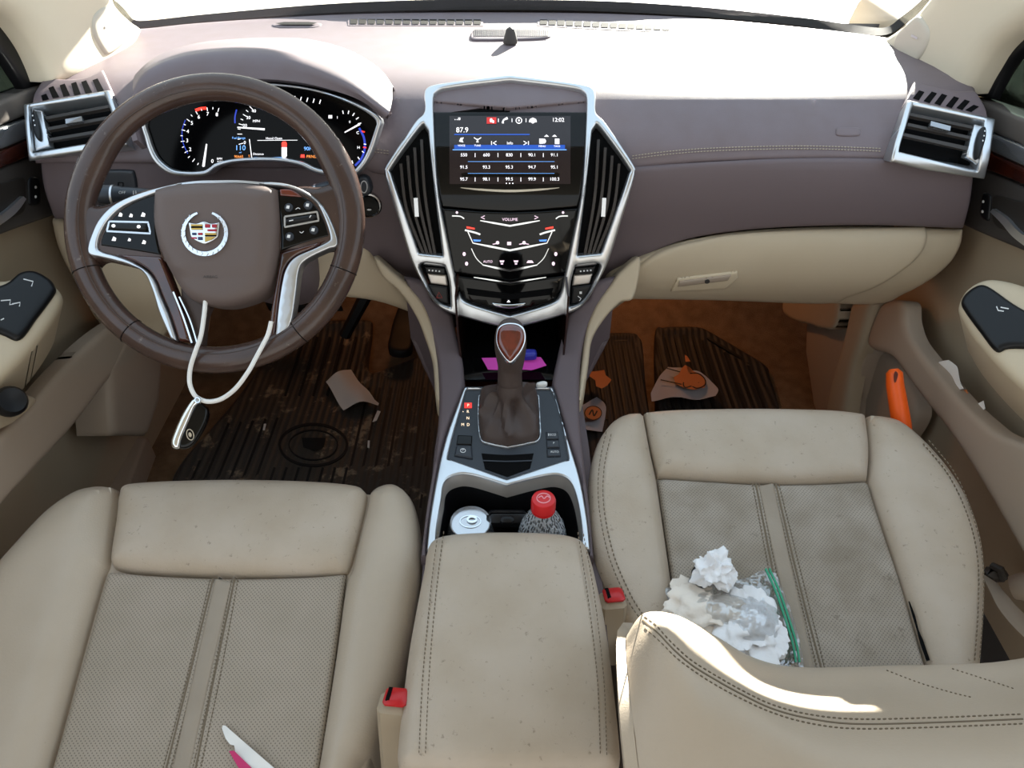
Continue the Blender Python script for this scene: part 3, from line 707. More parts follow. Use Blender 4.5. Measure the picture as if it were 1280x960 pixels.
def dial(cx, cy, r, a0, a1, n, labs, ts=6.5, lab_r=.78, big=True):
    for i in range(n + 1):
        a = math.radians(a0 + (a1 - a0) * i / n); l = .12 if i % 2 == 0 else .07
        p = (cx + r * math.cos(a), cy - r * math.sin(a)); q = (cx + r * (1 - l) * math.cos(a), cy - r * (1 - l) * math.sin(a))
        ribbonadd(mb, [p, q], .7, f, curve=False, thick=.0003)
        if i % 2 == 0 and i // 2 < len(labs): textadd(mb, labs[i // 2], cx + r * lab_r * math.cos(a), cy - r * lab_r * math.sin(a), ts, f, .0008)
dial(264, 172, 38, 255, 75, 16, ['', '', '2', '3', '4', '5', '6', '7', '8'], 6.5, .78)
textadd(mb, '0', 266, 201.5, 6.5, f, .0008); textadd(mb, 'RPM', 275, 198.5, 3.6, f, .0008); textadd(mb, 'X1000', 276, 202, 3.0, f, .0008)
ribbonadd(mb, [(258.5, 180, 1.5), (254.5, 208, 3)], 2, f, thick=.0006, curve=False)
dial(345, 168, 48, 195, 40, 20, ['0', '', '20', '30', '40', '', '60'], 5.5, .83)
textadd(mb, 'MPH', 321, 151.5, 4.6, f, .0008); ribbonadd(mb, [(297, 159.2, 1.4), (331, 161.6, 2.4)], 2, f, thick=.0006, curve=False)
for a in range(8): x = 345 + 8 * a; y = 117.5 + .028 * (x - 340) ** 1.35 if x > 340 else 118; ribbonadd(mb, [(x, y), (x - 1.5, y + 5)], 1, f, curve=False, thick=.0003)
for i in range(5): a = math.radians(100 - 22 * i); ribbonadd(mb, [(432 + 20 * math.cos(a), 158 - 20 * math.sin(a)), (432 + 16 * math.cos(a), 158 - 16 * math.sin(a))], 1, f, curve=False, thick=.0003)
ribbonadd(mb, [(431, 165.5, 1.3), (450, 155, 2.2)], 2, f, thick=.0006, curve=False)
textadd(mb, 'C', 447.5, 166, 5, f, .0008); textadd(mb, 'H', 448.5, 184.5, 5, f, .0008); textadd(mb, '1', 422, 147, 4.6, f, .0008); textadd(mb, '0', 437.5, 152.5, 4, f, .0008)
shapeadd(mb, rect(411, 144, 415.5, 148), f, .0008); shapeadd(mb, rect(352, 173.8, 352.5, 174), f)
textadd(mb, 'Hood Open', 343, 173, 4.2, f, .0009); textadd(mb, 'Distance', 323.5, 192.5, 3.8, f, .0009)
shapeadd(mb, [(352.5, 184), (359, 184), (359, 195), (357.5, 197), (354, 197), (352.5, 195)], f, .0009)
ribbonadd(mb, [(312, 174), (315, 198)], .8, f, curve=False, thick=.0003); ribbonadd(mb, [(322, 175.5), (372, 175.2)], .5, f, curve=False, thick=.0003)
for i in range(4): a = math.radians(-5 - 22 * i); ribbonadd(mb, [(433 + 25 * math.cos(a), 178 - 28 * math.sin(a)), (433 + 22 * math.cos(a), 178 - 24 * math.sin(a))], 1, f, curve=False, thick=.0003)
mb.build('dial_marks', M['glow_white'], ic)
mb = MB(); textadd(mb, '110', 301, 185, 9, f, .0009); textadd(mb, 'Fuel Range', 299, 172.5, 3.8, f, .0009); textadd(mb, 'mi', 301, 190.5, 3, f, .0009); textadd(mb, '90F', 385, 186, 6.5, f, .0009)
ribbonadd(mb, [(318, 196.8), (355, 196.8)], .9, f, curve=False, thick=.0003)
mb.each('blue_readout', M['glow_lblue'], ic)
mb = MB(); ribbonadd(mb, CR([(449, 160), (455, 172), (456, 186), (452, 198), (444, 207)], False), 2.6, f, curve=False, thick=.0003)
ribbonadd(mb, CR([(232, 150), (228, 163), (229, 178), (235, 192)], False), .9, f, curve=False, thick=.0003); ribbonadd(mb, CR([(296, 137), (294, 146), (294, 154)], False), 1.6, f, curve=False, thick=.0003)
mb.each('blue_dial_arc', EMIT('glow_deep_blue', (40, 60, 170), .8), ic)
mb = MB(); ribbonadd(mb, CR([(244.5, 138), (251, 135.8), (258, 135.2)], False), 3.6, f, curve=False, thick=.0004); shapeadd(mb, [(352.5, 183.5), (352.5, 178.5), (354, 176.8), (357.5, 176.8), (359, 178.5), (359, 183.5)], f, .0009)
shapeadd(mb, [(376.5, 193), (381, 193), (381.5, 197), (376, 197)], f, .0009); ribbonadd(mb, [(452, 164), (456, 165)], 1.6, f, curve=False, thick=.0005); ribbonadd(mb, [(454, 184), (458, 184.5)], 1.6, f, curve=False, thick=.0005)
mb.each('red_mark', M['glow_red'], ic)
mb = MB(); textadd(mb, '90665', 299, 195.8, 4.6, f, .0009); textadd(mb, 'S', 312, 195, 4, f, .0009); textadd(mb, 'PRND', 390, 195.8, 5, f, .0009); mb.each('amber_readout', M['glow_orange'], ic)

# ============================================================ OUTER AIR VENTS
VM = LIFT(DM, .0)
def airvent(label, outer, inner, slats, tab, tpanel, wheel, dots, loc):
    v = thing('air_vent', label, 'air vent', loc, 'outer dashboard vents')
    sheet('duct', M['void'], sharp(inner), VM, v, thick=.002, lift=.003, step=14)
    sheet('frame', M['silver'], sharp(outer), VM, v, holes=[sharp(inner)], edge=2.6, puff=.003, thick=.022, lift=.022, step=7, label='satin silver frame')
    for a, b in slats:
        mb = MB(); ribbonadd(mb, [a, b], 3.4, LIFT(VM, .017), thick=.006, curve=False); mb.build('slat', M['charcoal'], v)
    mb = MB(); ribbonadd(mb, tab, 5, LIFT(VM, .024), thick=.006, curve=False); mb.build('slider', M['silver_gloss'], v)
    sheet('dial_panel', M['silver'], sharp(tpanel), VM, v, edge=2, puff=.002, thick=.012, lift=.018, step=6)
    k = sheet('thumbwheel', M['black'], wheel, VM, v, edge=3, puff=.005, thick=.004, lift=.021, step=4)
    mb = MB()
    for x, y in dots: shapeadd(mb, circ(x, y, .9, .9, 8), LIFT(VM, .026))
    mb.build('wheel_marks', M['print_white'], k)
airvent('silver framed rectangular air vent at the right end of the dashboard by the passenger door', [(1125, 140), (1231.5, 161), (1221, 215), (1103.5, 200)], [(1131, 146), (1218, 163), (1211, 206), (1113, 193)],
        [((1130, 152.6), (1208, 167.5)), ((1127, 164), (1205, 179)), ((1121, 175), (1202, 190))], [(1152, 166), (1176, 171.5)],
        [(1208, 164.5), (1220, 167.5), (1213, 203), (1198, 197)], [(1216, 169), (1220, 172), (1219, 184), (1212, 197), (1207, 198), (1207, 188), (1211, 175)], [(1216.5, 175), (1215.5, 180), (1214, 185)], DM(1167, 214))
airvent('silver framed rectangular air vent left of the steering wheel by the driver door', [(41.4, 145), (147, 129), (169.5, 188), (48.5, 199.5)], [(48, 148), (141, 134), (161, 182), (54, 194)],
        [((66, 157), (146, 143)), ((69, 169), (152, 155)), ((71, 181), (157, 168))], [(94, 164), (114, 161)],
        [(49, 148), (62.5, 150), (72, 188), (55, 192)], [(53, 152), (58, 155), (63, 172), (63.5, 183), (58.5, 182), (52, 168)], [(55, 159), (56.5, 164), (58, 169)], DM(105, 199))
def sidegrille(outl, slots, bx):
    g = sheet('side_grille', M['dash'], outl, DM, dash, edge=3, puff=.003, thick=.01, lift=.006, step=7)
    mb = MB()
    for s in slots: shapeadd(mb, s, LIFT(DM, .009))
    mb.build('slots', M['void'], g)
zr = lambda q: (1080 + q[0] / 6.4, 80 + q[1] / 6.4)
zl = lambda q: (q[0] / 6.4, 80 + q[1] / 6.4)
sidegrille([(1140, 106, 1), (1160, 113), (1190, 119), (1216, 119, 1), (1228, 140), (1231, 157, 1), (1126, 137, 1)],
           [[zr(p) for p in ((a - 20, b - 12), (a + 28, b + 4), (c_ + 30, d_ + 8), (c_ - 12, d_ - 6))] for a, b, c_, d_ in ((385, 330, 430, 262), (470, 350, 530, 272), (555, 368, 610, 288), (645, 388, 705, 308), (730, 402, 790, 332), (800, 418, 860, 372))], 0)
sidegrille([(58, 104, 1), (90, 105), (112, 102), (131, 93, 1), (140, 112), (147, 127, 1), (44, 143, 1), (46, 124)],
           [[zl(p) for p in ((a - 30, b + 6), (a + 22, b - 4), (c_ + 22, d_ - 8), (c_ - 18, d_ + 6))] for a, b, c_, d_ in ((400, 330, 375, 290), (480, 312, 430, 232), (565, 300, 520, 212), (650, 290, 610, 198), (740, 278, 690, 186), (835, 266, 780, 172))], 0)
# ============================================================ CENTRE STACK
SM = TM([(98, 1.09), (125, 1.070), (145, 1.059), (190, 1.053), (240, 1.062), (300, 1.092), (340, 1.115), (375, 1.135), (410, 1.155)])
XC = 637.5
def mir(h): return [(XC + a, b) + tuple(r) for a, b, *r in h] + [(XC - a, b) + tuple(r) for a, b, *r in reversed(h) if a != 0]
def half(h, s): return [(XC + s * a, b) + tuple(r) for a, b, *r in h]
M['fin'] = MAT('dark_vent_fin', (46, 40, 37), .45)
stack = thing('centre_stack', 'tall silver-framed centre stack with touch screen, climate controls and two slanted air vents', 'control panel', SM(637, 409))
OUT = [(0, 98, 1), (60, 105.5), (92, 110), (104, 115), (107, 124), (107, 144), (120, 158), (153, 206), (155.5, 216), (152, 232), (138, 277), (123, 324), (108, 354), (96, 374), (78, 388), (40, 400), (0, 410, 1)]
HOLE = [(0, 104, 1), (60, 111), (86, 116), (94, 122, 1), (95, 142), (90, 232), (79, 290), (68, 342), (62, 366), (50, 378), (0, 393, 1)]
VHOLE = [(102, 166, 1), (106, 160, 1), (112, 162), (146, 209), (147, 220), (130, 268), (113, 315, 1), (84, 318, 1), (94, 240)]
SLOT = [(82, 330, 1), (104, 327, 1), (112, 332), (100, 360), (88, 376), (74, 382, 1), (76, 350)]
sheet('surround', M['silver'], mir(OUT), SM, stack, holes=[mir(HOLE), half(VHOLE, 1), half(VHOLE, -1), half(SLOT, 1), half(SLOT, -1)], edge=3.2, puff=.005, thick=.03, lift=.004, step=8, n=5, label='satin silver surround')
sheet('backing', M['void'], mir([(0, 104, 1), (90, 114), (100, 126), (103, 148), (116, 164), (148, 208), (149, 222), (132, 280), (116, 326), (100, 356), (88, 376), (60, 386), (0, 398, 1)]), SM, stack, thick=.004, lift=-.0055, step=16)
VT = TM([(98, 1.094), (118, 1.078), (133, 1.067), (143, 1.0605)])
sheet('visor', M['dash'], mir([(0, 103, 1), (88, 115, 1), (95, 121), (95.5, 128, 1), (0, 136, 1)]), VT, stack, edge=2, puff=.002, thick=.02, lift=.001, step=6, label='taupe chevron-shaped hood above the screen')
sheet('visor_fascia', M['dash_low'], mir([(95.5, 125, 1), (95.5, 144, 1), (0, 144, 1), (0, 130, 1)][::-1]), TM([(124, 1.0735), (133, 1.0705), (145, 1.066)]), stack, edge=0, thick=.01, lift=.001, step=8)
# touch screen
scr = sheet('touch_screen', M['gloss'], mir([(0, 141, 1), (95, 141, 1), (94, 180), (89, 235), (84, 258, 1), (40, 262), (0, 264, 1)]), SM, stack, edge=2, puff=.001, thick=.008, lift=.001, step=9, label='glossy black touch screen')
f = LIFT(SM, .0026)
disp = mk('screen_panel', *sheet_geo(rect(562, 146, 713, 230), SM, thick=.0005, lift=.0023, step=14, curve=False), EMIT('screen_dark', (24, 17, 20), .8), scr)
mb = MB(); shapeadd(mb, rect(568, 182, 706, 187), f, .0003); shapeadd(mb, rect(568, 168.5, 662, 170), f, .0003); mb.build('blue_band', EMIT('screen_mid_blue', (24, 70, 160), .9), scr)
mb = MB(); ribbonadd(mb, [(566, 188), (708, 188)], .8, f, curve=False, thick=.0002, lift=.0005); ribbonadd(mb, [(585, 202.5), (693, 202.5)], .35, f, curve=False, thick=.0002, lift=.0005); ribbonadd(mb, [(585, 217), (693, 217)], .35, f, curve=False, thick=.0002, lift=.0005)
mb.each('blue_line', M['glow_lblue'], scr)
mb = MB(); t = lambda s, x, y, z=5.6: textadd(mb, s, x, y, z, f, .0006)
t('12:02', 697.5, 151.5, 7); t('87.9', 578, 164, 9)
for x, s in zip((580, 608.2, 636.6, 665, 693), ('550', '600', '830', '90.1', '91.1')): t(s, x, 194.5)
for x, s in zip((580, 608.2, 636.6, 665, 693), ('91.5', '93.3', '95.3', '94.7', '95.1')): t(s, x, 209.5)
for x, s in zip((580, 608.2, 636.6, 665, 693), ('95.7', '98.1', '99.5', '99.9', '100.3')): t(s, x, 224.2)
t('VOICE', 577, 183, 3.2); t('TUNE', 597, 183, 3.2); t('Info', 637.4, 180, 5); t('MENU', 677.5, 183.8, 3.2); t('TAGS', 696, 183.8, 3.2)
for x in (594, 622.5, 651, 679): ribbonadd(mb, [(x, 192), (x, 197)], .7, f, curve=False, thick=.0002, lift=.0005); ribbonadd(mb, [(x, 222), (x, 227)], .7, f, curve=False, thick=.0002, lift=.0005)
for x in (623, 640, 657.5): ribbonadd(mb, [(x, 149.5), (x, 154)], .7, f, curve=False, thick=.0002, lift=.0005)
ribbonadd(mb, [(628.5, 155.5, 2.6), (629.5, 151.5, 1.6), (634.5, 149, 3)], 2, f, thick=.0002, lift=.0006)
c = circ(648.6, 152, 3.6, 3.6, 14); ribbonadd(mb, c + [c[0]], .9, f, curve=False, thick=.0002, lift=.0006); shapeadd(mb, circ(648.6, 152, 1, 1.6, 8), f, .0006)
shapeadd(mb, [(661, 154), (662, 150.5), (666, 148.5), (670, 150.5), (671, 154), (668, 154.5), (666, 156), (664, 154.5)], f, .0006)
shapeadd(mb, circ(614, 152, 1.8, 2.6, 8), f, .0008); shapeadd(mb, circ(616.5, 153.5, 1.3, 1.8, 8), f, .0008)
for x in (569, 571.5): shapeadd(mb, circ(x, 151, .6, .6, 6), f, .0006)
shapeadd(mb, rect(573, 148.5, 575.5, 151.5), f, .0006)
shapeadd(mb, [(574, 178), (576, 173.5), (580, 173), (578, 176), (579.5, 179)], f, .0006); shapeadd(mb, [(595.5, 179), (597, 174), (598.5, 179)], f, .0006)
ribbonadd(mb, [(592.5, 173), (597, 175.5), (601.5, 173)], .8, f, thick=.0002, lift=.0006)
ribbonadd(mb, [(614.5, 177.5), (614.5, 182)], .9, f, curve=False, thick=.0002, lift=.0006); ribbonadd(mb, [(620.5, 177.5), (616.5, 179.8), (620.5, 182)], .9, f, curve=False, thick=.0002, lift=.0006)
ribbonadd(mb, [(660.5, 177.5), (660.5, 182)], .9, f, curve=False, thick=.0002, lift=.0006); ribbonadd(mb, [(654.5, 177.5), (658.5, 179.8), (654.5, 182)], .9, f, curve=False, thick=.0002, lift=.0006)
shapeadd(mb, rect(674, 174.5, 679, 180.5), f, .0006); shapeadd(mb, circ(680, 177.5, 2.4, 3, 8), f, .0006); shapeadd(mb, rect(693.5, 174.5, 699, 181), f, .0006)
for x in (633, 637, 641): shapeadd(mb, circ(x, 229.2, .8, .8, 6), f, .0006)
shapeadd(mb, [(680, 172), (683, 169.5), (686, 172)], f, .0006); shapeadd(mb, [(690, 172), (693, 169.5), (696, 172)], f, .0006)
mb.build('screen_lettering', M['glow_white'], scr)
mb = MB(); shapeadd(mb, rect(608.5, 148, 620.5, 156), f, .0004); mb.build('red_icon', EMIT('screen_red', (170, 30, 25), 1), scr)
mb = MB(); ribbonadd(mb, [(576, 234.5, .6), (600, 236.8, 2.4), (637.5, 238.5, 3), (675, 236.8, 2.4), (699, 234.5, .6)], 2, f, thick=.001, lift=.002); mb.build('chrome_bar', M['silver_bright'], scr)
# climate panel
cp = sheet('climate_panel', M['gloss'], mir([(0, 265, 1), (40, 263.5), (84, 260, 1), (79, 290), (70, 340, 1), (0, 350, 1)]), SM, stack, edge=2.5, puff=.002, thick=.01, lift=.003, step=9, label='glossy black climate control panel')
f = LIFT(SM, .0052)
def chev(x0, y0, ym, w, lip=0):
    mb = MB(); pts = [(XC - x0, y0, w * .5), (XC - x0 * .55, y0 + (ym - y0) * .45, w), (XC, ym, w), (XC + x0 * .55, y0 + (ym - y0) * .45, w), (XC + x0, y0, w * .5)]
    if lip: pts = [(XC - x0 - lip * .45, y0 - lip, w * .5)] + pts + [(XC + x0 + lip * .45, y0 - lip, w * .5)]
    ribbonadd(mb, pts, w, f, thick=.002, lift=.0025, curve=False); return mb
for a in ((37, 274, 280.5, 2.2, 0), (46, 302, 311, 2.4, 14), (34, 329, 336.5, 2.4, 0), (40, 318, 323, .01, 0), (45, 344.5, 351.5, 1.6, 0)):
    if a[3] > .1: chev(*a).build('chrome_bar', M['silver_bright'], cp)
mb = MB(); ribbonadd(mb, [(XC - 48, 309), (XC - 42, 321), (XC - 34, 329)], .9, f, thick=.001, lift=.001); ribbonadd(mb, [(XC + 48, 309), (XC + 42, 321), (XC + 34, 329)], .9, f, thick=.001, lift=.001); mb.each('chrome_line', M['silver_bright'], cp)
for s in (-1, 1):
    mb = MB(); ribbonadd(mb, [(XC + s * 56, 286), (XC + s * 44, 289), (XC + s * 37, 291.5)], 2.2, f, thick=.001, lift=.0015); ribbonadd(mb, [(XC + s * 72, 268.5), (XC + s * 62, 269), (XC + s * 57, 272)], 1.4, f, thick=.001, lift=.0015); mb.each('chrome_tick', M['silver_bright'], cp)
mb = MB(); textadd(mb, 'VOLUME', XC, 273.2, 5, f, .0006)
ribbonadd(mb, [(606, 268.5), (601.5, 270.5), (606, 272.5)], .9, f, curve=False, thick=.0002, lift=.0006); ribbonadd(mb, [(668, 268.5), (672.5, 270.5), (668, 272.5)], .9, f, curve=False, thick=.0002, lift=.0006)
textadd(mb, 'AUTO', 610, 325.5, 4.2, f, .0006)
def fan(x, y): shapeadd(mb, circ(x, y, 2.2, 2.2, 8), f, .0006); ribbonadd(mb, [(x - 6, y + 2), (x + 2, y + .5)], .9, f, curve=False, thick=.0002, lift=.0006)
fan(622, 302); shapeadd(mb, rect(634, 301, 639, 305), f, .0006); fan(655, 302); ribbonadd(mb, [(655, 303), (661, 304)], .9, f, curve=False, thick=.0002, lift=.0006)
for x in (627.5, 645): shapeadd(mb, [(x - 3, 324), (x + 3, 324), (x + 2, 326.5), (x - 2, 326.5)], f, .0006); shapeadd(mb, rect(x - 1.4, 327.5, x + 1.4, 329), f, .0006)
shapeadd(mb, [(658, 327), (660, 324), (665, 324), (667, 327)], f, .0006)
for s in (-1, 1): shapeadd(mb, circ(XC + s * 57, 316, 2, 2.6, 7), f, .0006); shapeadd(mb, circ(XC + s * 54, 328, 2, 2.6, 7), f, .0006); shapeadd(mb, circ(XC + s * 66, 264.5, 1.6, 1.6, 7), f, .0006)
mb.each('control_symbol', M['glow_pink'], cp)
mb = MB()
for s in (-1, 1): shapeadd(mb, [(XC + s * 44, 283.5), (XC + s * 54, 281.5), (XC + s * 54, 284), (XC + s * 44, 285.5)], f, .0006)
mb.each('warm_mark', M['glow_red'], cp)
mb = MB()
for s in (-1, 1): shapeadd(mb, [(XC + s * 36, 298.5), (XC + s * 46, 298), (XC + s * 45, 300.5), (XC + s * 37, 300.5)], f, .0006)
mb.each('cool_mark', M['glow_blue'], cp)
# disc slot panel
dp = sheet('disc_panel', M['gloss'], mir([(0, 353, 1), (69, 343, 1), (66, 356), (60, 368), (48, 378), (0, 392, 1)]), SM, stack, edge=2.5, puff=.003, thick=.01, lift=.002, step=8, label='glossy black disc slot panel')
mb = MB(); sheetadd(mb, mir([(0, 366, 1), (54, 359, 1), (52, 364), (48, 367), (0, 372.5, 1)]), SM, edge=0, thick=.002, lift=.0068, step=8); mb.build('disc_slot', M['void'], dp)
f = LIFT(SM, .0068)
sheet('eject_button', M['silver_bright'], [(615, 376.5, 1), (636, 378.5), (657, 376.5, 1), (653, 381), (637, 384), (619, 381)], SM, dp, edge=2, puff=.002, thick=.004, lift=.006, step=5)
mb = MB(); shapeadd(mb, [(633.5, 375.5), (635.8, 372.8), (638, 375.5)], f, .0012); mb.build('eject_mark', M['glow_white'], dp)
# slanted vents, fins, lower switches
for s in (-1, 1):
    for k in range(4):
        a = .16 + .215 * k
        mb = MB(); p0 = (XC + s * (104 + 40 * a), 168 + 46 * a); p1 = (XC + s * (90 + 22 * a), 317)
        pm = ((p0[0] + p1[0]) / 2 + s * (3 + 5 * a), (p0[1] + p1[1]) / 2)
        ribbonadd(mb, [p0, pm, p1], 3.4, LIFT(SM, .003), thick=.007); mb.build('vent_fin', M['fin'], stack)
    mb = MB(); ribbonadd(mb, [(XC + s * 117.5, 247), (XC + s * 116, 270)], 5, LIFT(SM, .004), thick=.008, curve=False); mb.build('vent_slider', M['silver'], stack)
    sheet('vent_base', M['silver'], half([(83, 319, 1), (113, 316, 1), (108, 330, 1), (81, 333, 1)], s), SM, stack, edge=3, puff=.005, thick=.012, lift=.002, step=6)
    k = sheet('vent_dial', M['black'], half([(81, 334, 1), (107, 332, 1), (104, 341, 1), (80, 343, 1)], s), SM, stack, edge=2, puff=.003, thick=.006, lift=.001, step=5)
    mb = MB()
    for i in range(4): shapeadd(mb, circ(XC + s * (88 + 4.2 * i), 337.8 - .4 * i, 1.1, 1.1, 7), LIFT(SM, .0042))
    mb.build('dial_dots', M['print_white'], k)
    sheet('spacer_plate', M['brushed'], half([(80, 344, 1), (103, 342, 1), (99, 354, 1), (78, 357, 1)], s), SM, stack, edge=2, puff=.002, thick=.006, lift=.000, step=6)
    k = sheet('push_button', M['black'], half([(77.5, 358, 1), (102, 355, 1), (97, 366), (88, 376), (76, 380, 1)], s), SM, stack, edge=2.5, puff=.003, thick=.006, lift=.001, step=5)
    mb = MB()
    if s < 0: ribbonadd(mb, [(546, 371), (549, 364), (553, 371), (546, 371)], 1, LIFT(SM, .0045), curve=False, thick=.0003)
    else: shapeadd(mb, rect(724, 363, 727, 366), LIFT(SM, .0045)); ribbonadd(mb, [(722, 369), (726, 372), (724, 375)], 1, LIFT(SM, .0045), curve=False, thick=.0003)
    mb.build('button_symbol', MAT('dull_red_symbol', (150, 40, 36), .5) if s < 0 else M['print_white'], k)
# start button and key slot right of the wheel
sb = thing('start_button', 'round chrome-ringed start button with an oval key pocket, right of the steering wheel', 'start button', DLL(458, 268))
mb = MB(); mb.add(*lathe_geo(LIFT(DLL, .004)(462, 254), [(0, 0), (.019, 0), (.019, .004), (.016, .007), (.015, .006), (.0, .006)], 24, axis=NRM(DLL, 462, 254))); mb.build('button', M['gloss'], sb)
c = circ(461.5, 253.5, 14.5, 13.5, 24); mb = MB(); ribbonadd(mb, c + [c[0]], 1.6, LIFT(DLL, .0105), curve=False, thick=.004); mb.build('ring', M['silver_bright'], sb, label='bright chrome ring')
mb = MB(); shapeadd(mb, circ(463, 257, 3, 1, 8), LIFT(DLL, .0115)); mb.build('button_mark', M['print_white'], sb)
sheet('key_pocket', M['plate'], [(450, 218), (458, 217), (464, 222), (467, 234), (462, 240), (454, 240), (449, 230)], DLL, sb, edge=4, puff=.006, thick=.012, lift=.012, step=4)
mb = MB(); c = circ(457.5, 228.5, 4, 7, 16); ribbonadd(mb, c + [c[0]], 1.1, LIFT(DLL, .0185), curve=False, thick=.0015); mb.build('pocket_outline', M['silver'], sb)

# ============================================================ CENTRE CONSOLE
CT = TM([(455, 1.125), (487, 1.096), (520, 1.065), (560, 1.028), (600, .992), (640, .960), (680, .932), (720, .905)])
con = thing('centre_console', 'taupe and silver centre console with cup holders and a beige padded armrest lid', 'console', (0, .7, .08))
WM2 = TM([(330, 1.15), (400, 1.17), (450, 1.145), (487, 1.108), (550, 1.044), (600, 1.0), (640, .968), (700, .925), (760, .88)])
side = [(XC - 128, 334, 1), (XC - 112, 353, 1), (XC - 98, 378), (XC - 90, 386), (XC - 74, 394, 1), (XC - 66, 406), (XC - 62, 430), (XC - 58, 452), (XC - 56, 480), (XC - 60, 496), (XC - 78, 545), (XC - 92, 597), (XC - 104, 680, 1), (XC - 104, 700, 1), (XC - 96, 700, 1)]
sideL = [(505, 345, 1), (530, 352), (541, 374, 1), (566, 394, 1), (571, 420), (578, 450), (581, 480), (579, 494), (559, 545), (547, 597), (535, 672), (534, 700, 1), (526, 700, 1), (533, 640), (541, 590), (547, 540), (549, 500), (546, 450), (536, 415), (520, 380)]
sideR = [(770, 345, 1), (745, 352), (734, 374, 1), (709, 394, 1), (703, 420), (696, 450), (690, 480), (692, 494), (708, 545), (724, 600), (734, 672), (735, 700, 1), (742, 700, 1), (737, 640), (731, 590), (726, 540), (724, 500), (726, 450), (734, 415), (752, 380)]
for s_ in (sideL, sideR):
    sheet('console_side', M['dash_low'], s_, WM2, con, edge=6, puff=.010, thick=0, ext=(0, 0, -.12), step=7)
V = []; F = []
for s in (-1, 1):
    rows = [[(s * x, y, zt), (s * (x + .004), y, zt - .12), (s * (x + .012), y + .01, .08)] for x, y, zt in ((.098, .30, .36), (.100, .60, .38), (.098, .75, .40), (.092, .90, .41), (.096, 1.02, .44), (.12, 1.2, .46), (.14, 1.5, .46))]
    v, f_ = loft_geo(rows); v, f_ = thicken(v, f_, .012); F += [tuple(i + len(V) for i in q) for q in f_]; V += v
mk('tunnel_body', V, F, M['dash_low'], con)
# silver tray
TR = [(581, 487, 1), (577, 496), (558, 549), (546, 600), (538, 650), (534, 690, 1), (737, 690, 1), (733, 650), (724, 600), (708, 547), (693, 496), (690, 487, 1)]
PL = [(584, 489, 1), (580, 500), (561, 570), (563, 577, 1), (633.5, 602, 1), (707.5, 578, 1), (709.5, 572), (697, 510), (687, 489, 1)]
CUP = [(552, 628), (556, 606), (570, 597), (590, 597), (633.5, 610, 1), (676, 599), (698, 597), (713, 606), (722, 632), (727, 668), (726, 688, 1), (545, 688, 1), (546, 664)]
tray = sheet('silver_tray', M['silver'], TR, CT, con, holes=[PL, CUP], edge=2.5, puff=.003, thick=.008, lift=.004, step=7, n=5, label='satin silver tray trim')
# cup holder well: brushed band, then black tub
cc = CR(CUP, True, 5); cx0 = sum(p[0] for p in cc) / len(cc); cy0 = sum(p[1] for p in cc) / len(cc)
def shr(k, dz):
    q = [LIFT(CT, .004)(*p) for p in cc]; c0 = sum(q, Vector()) / len(q); return [c0 + (p - c0) * k + Vector((0, 0, dz)) for p in q]
V, F = loft_geo([shr(1.0, 0), shr(.99, -.011), shr(.985, -.022)], closed=True); mk('cup_band', V, [tuple(reversed(q)) for q in F], M['brushed'], con, label='brushed metal band')
V, F = loft_geo([shr(.985, -.022), shr(.965, -.045), shr(.95, -.125)], closed=True); F = [tuple(reversed(q)) for q in F]; m = len(V) - len(cc); F.append(tuple(range(m, len(V)))); mk('cup_tub', V, F, M['black'], con, label='black cup holder tub')
mb = MB(); c = CT(634, 628) + Vector((0, -.004, -.028)); mb.add(*box_geo(c, .055, .022, .022, bev=.006)); mb.add(*box_geo(c + Vector((0, -.010, .010)), .018, .012, .010, bev=.003)); mb.build('cup_divider', M['black'], con)
plate = sheet('shift_plate', M['plate'], [(580, 484, 1), (578, 500), (559.5, 571), (562, 579, 1), (633.5, 604.5, 1), (709, 580, 1), (711.5, 573), (699, 510), (691, 484, 1)], CT, con, edge=1.5, puff=.001, thick=.01, lift=.0015, step=9, label='blue-black shifter plate')
f = LIFT(CT, .0028)
mb = MB(); sheetadd(mb, [(602, 568.5, 1), (634, 570.5), (667, 568.5, 1), (662.5, 587, 1), (634.5, 597.5, 1), (606.5, 588, 1)], CT, thick=.001, lift=.0034, step=8); mb.build('tray_recess', M['void'], plate)
mb = MB(); ribbonadd(mb, [(604, 578), (634, 579), (665, 578)], 1.4, f, thick=.0006, lift=.0016); mb.build('recess_edge', M['plate'], plate)
k = sheet('parking_brake_switch', M['plate'], [(570.5, 559, 1), (590, 559, 1), (591, 576, 1), (568, 572, 1)], CT, plate, edge=2, puff=.003, thick=.004, lift=.003, step=4)
mb = MB(); c = circ(579, 566.5, 3.2, 2.4, 12); ribbonadd(mb, c + [c[0]], .8, LIFT(CT, .0062), curve=False, thick=.0003); textadd(mb, 'P', 579, 566.5, 4, LIFT(CT, .0062)); mb.build('switch_symbol', M['print_white'], k)
sheet('blank_cover', M['gloss'], [(572.5, 545.5, 1), (590.5, 546.5, 1), (590, 558, 1), (570.5, 557.5, 1)], CT, plate, edge=1.5, puff=.001, thick=.003, lift=.003, step=4)
for i, (y, s) in enumerate(((546.5, 'ECO'), (557, 'P'), (568, 'AUTO'))):
    k = sheet('mode_button', M['plate'], [(682 + i * .6, y - 4.5, 1), (697 + i * 1.3, y - 4.9, 1), (698.4 + i * 1.3, y + 4.6, 1), (682.6 + i * .6, y + 5, 1)], CT, plate, edge=1.5, puff=.002, thick=.003, lift=.003, step=4)
    mb = MB(); textadd(mb, s, 691 + i, y, 3.8, LIFT(CT, .0052))
    if i == 0: shapeadd(mb, rect(685, y - 1.5, 686.2, y + 1.5), LIFT(CT, .0054))
    mb.build('button_lettering', M['print_white'], k)
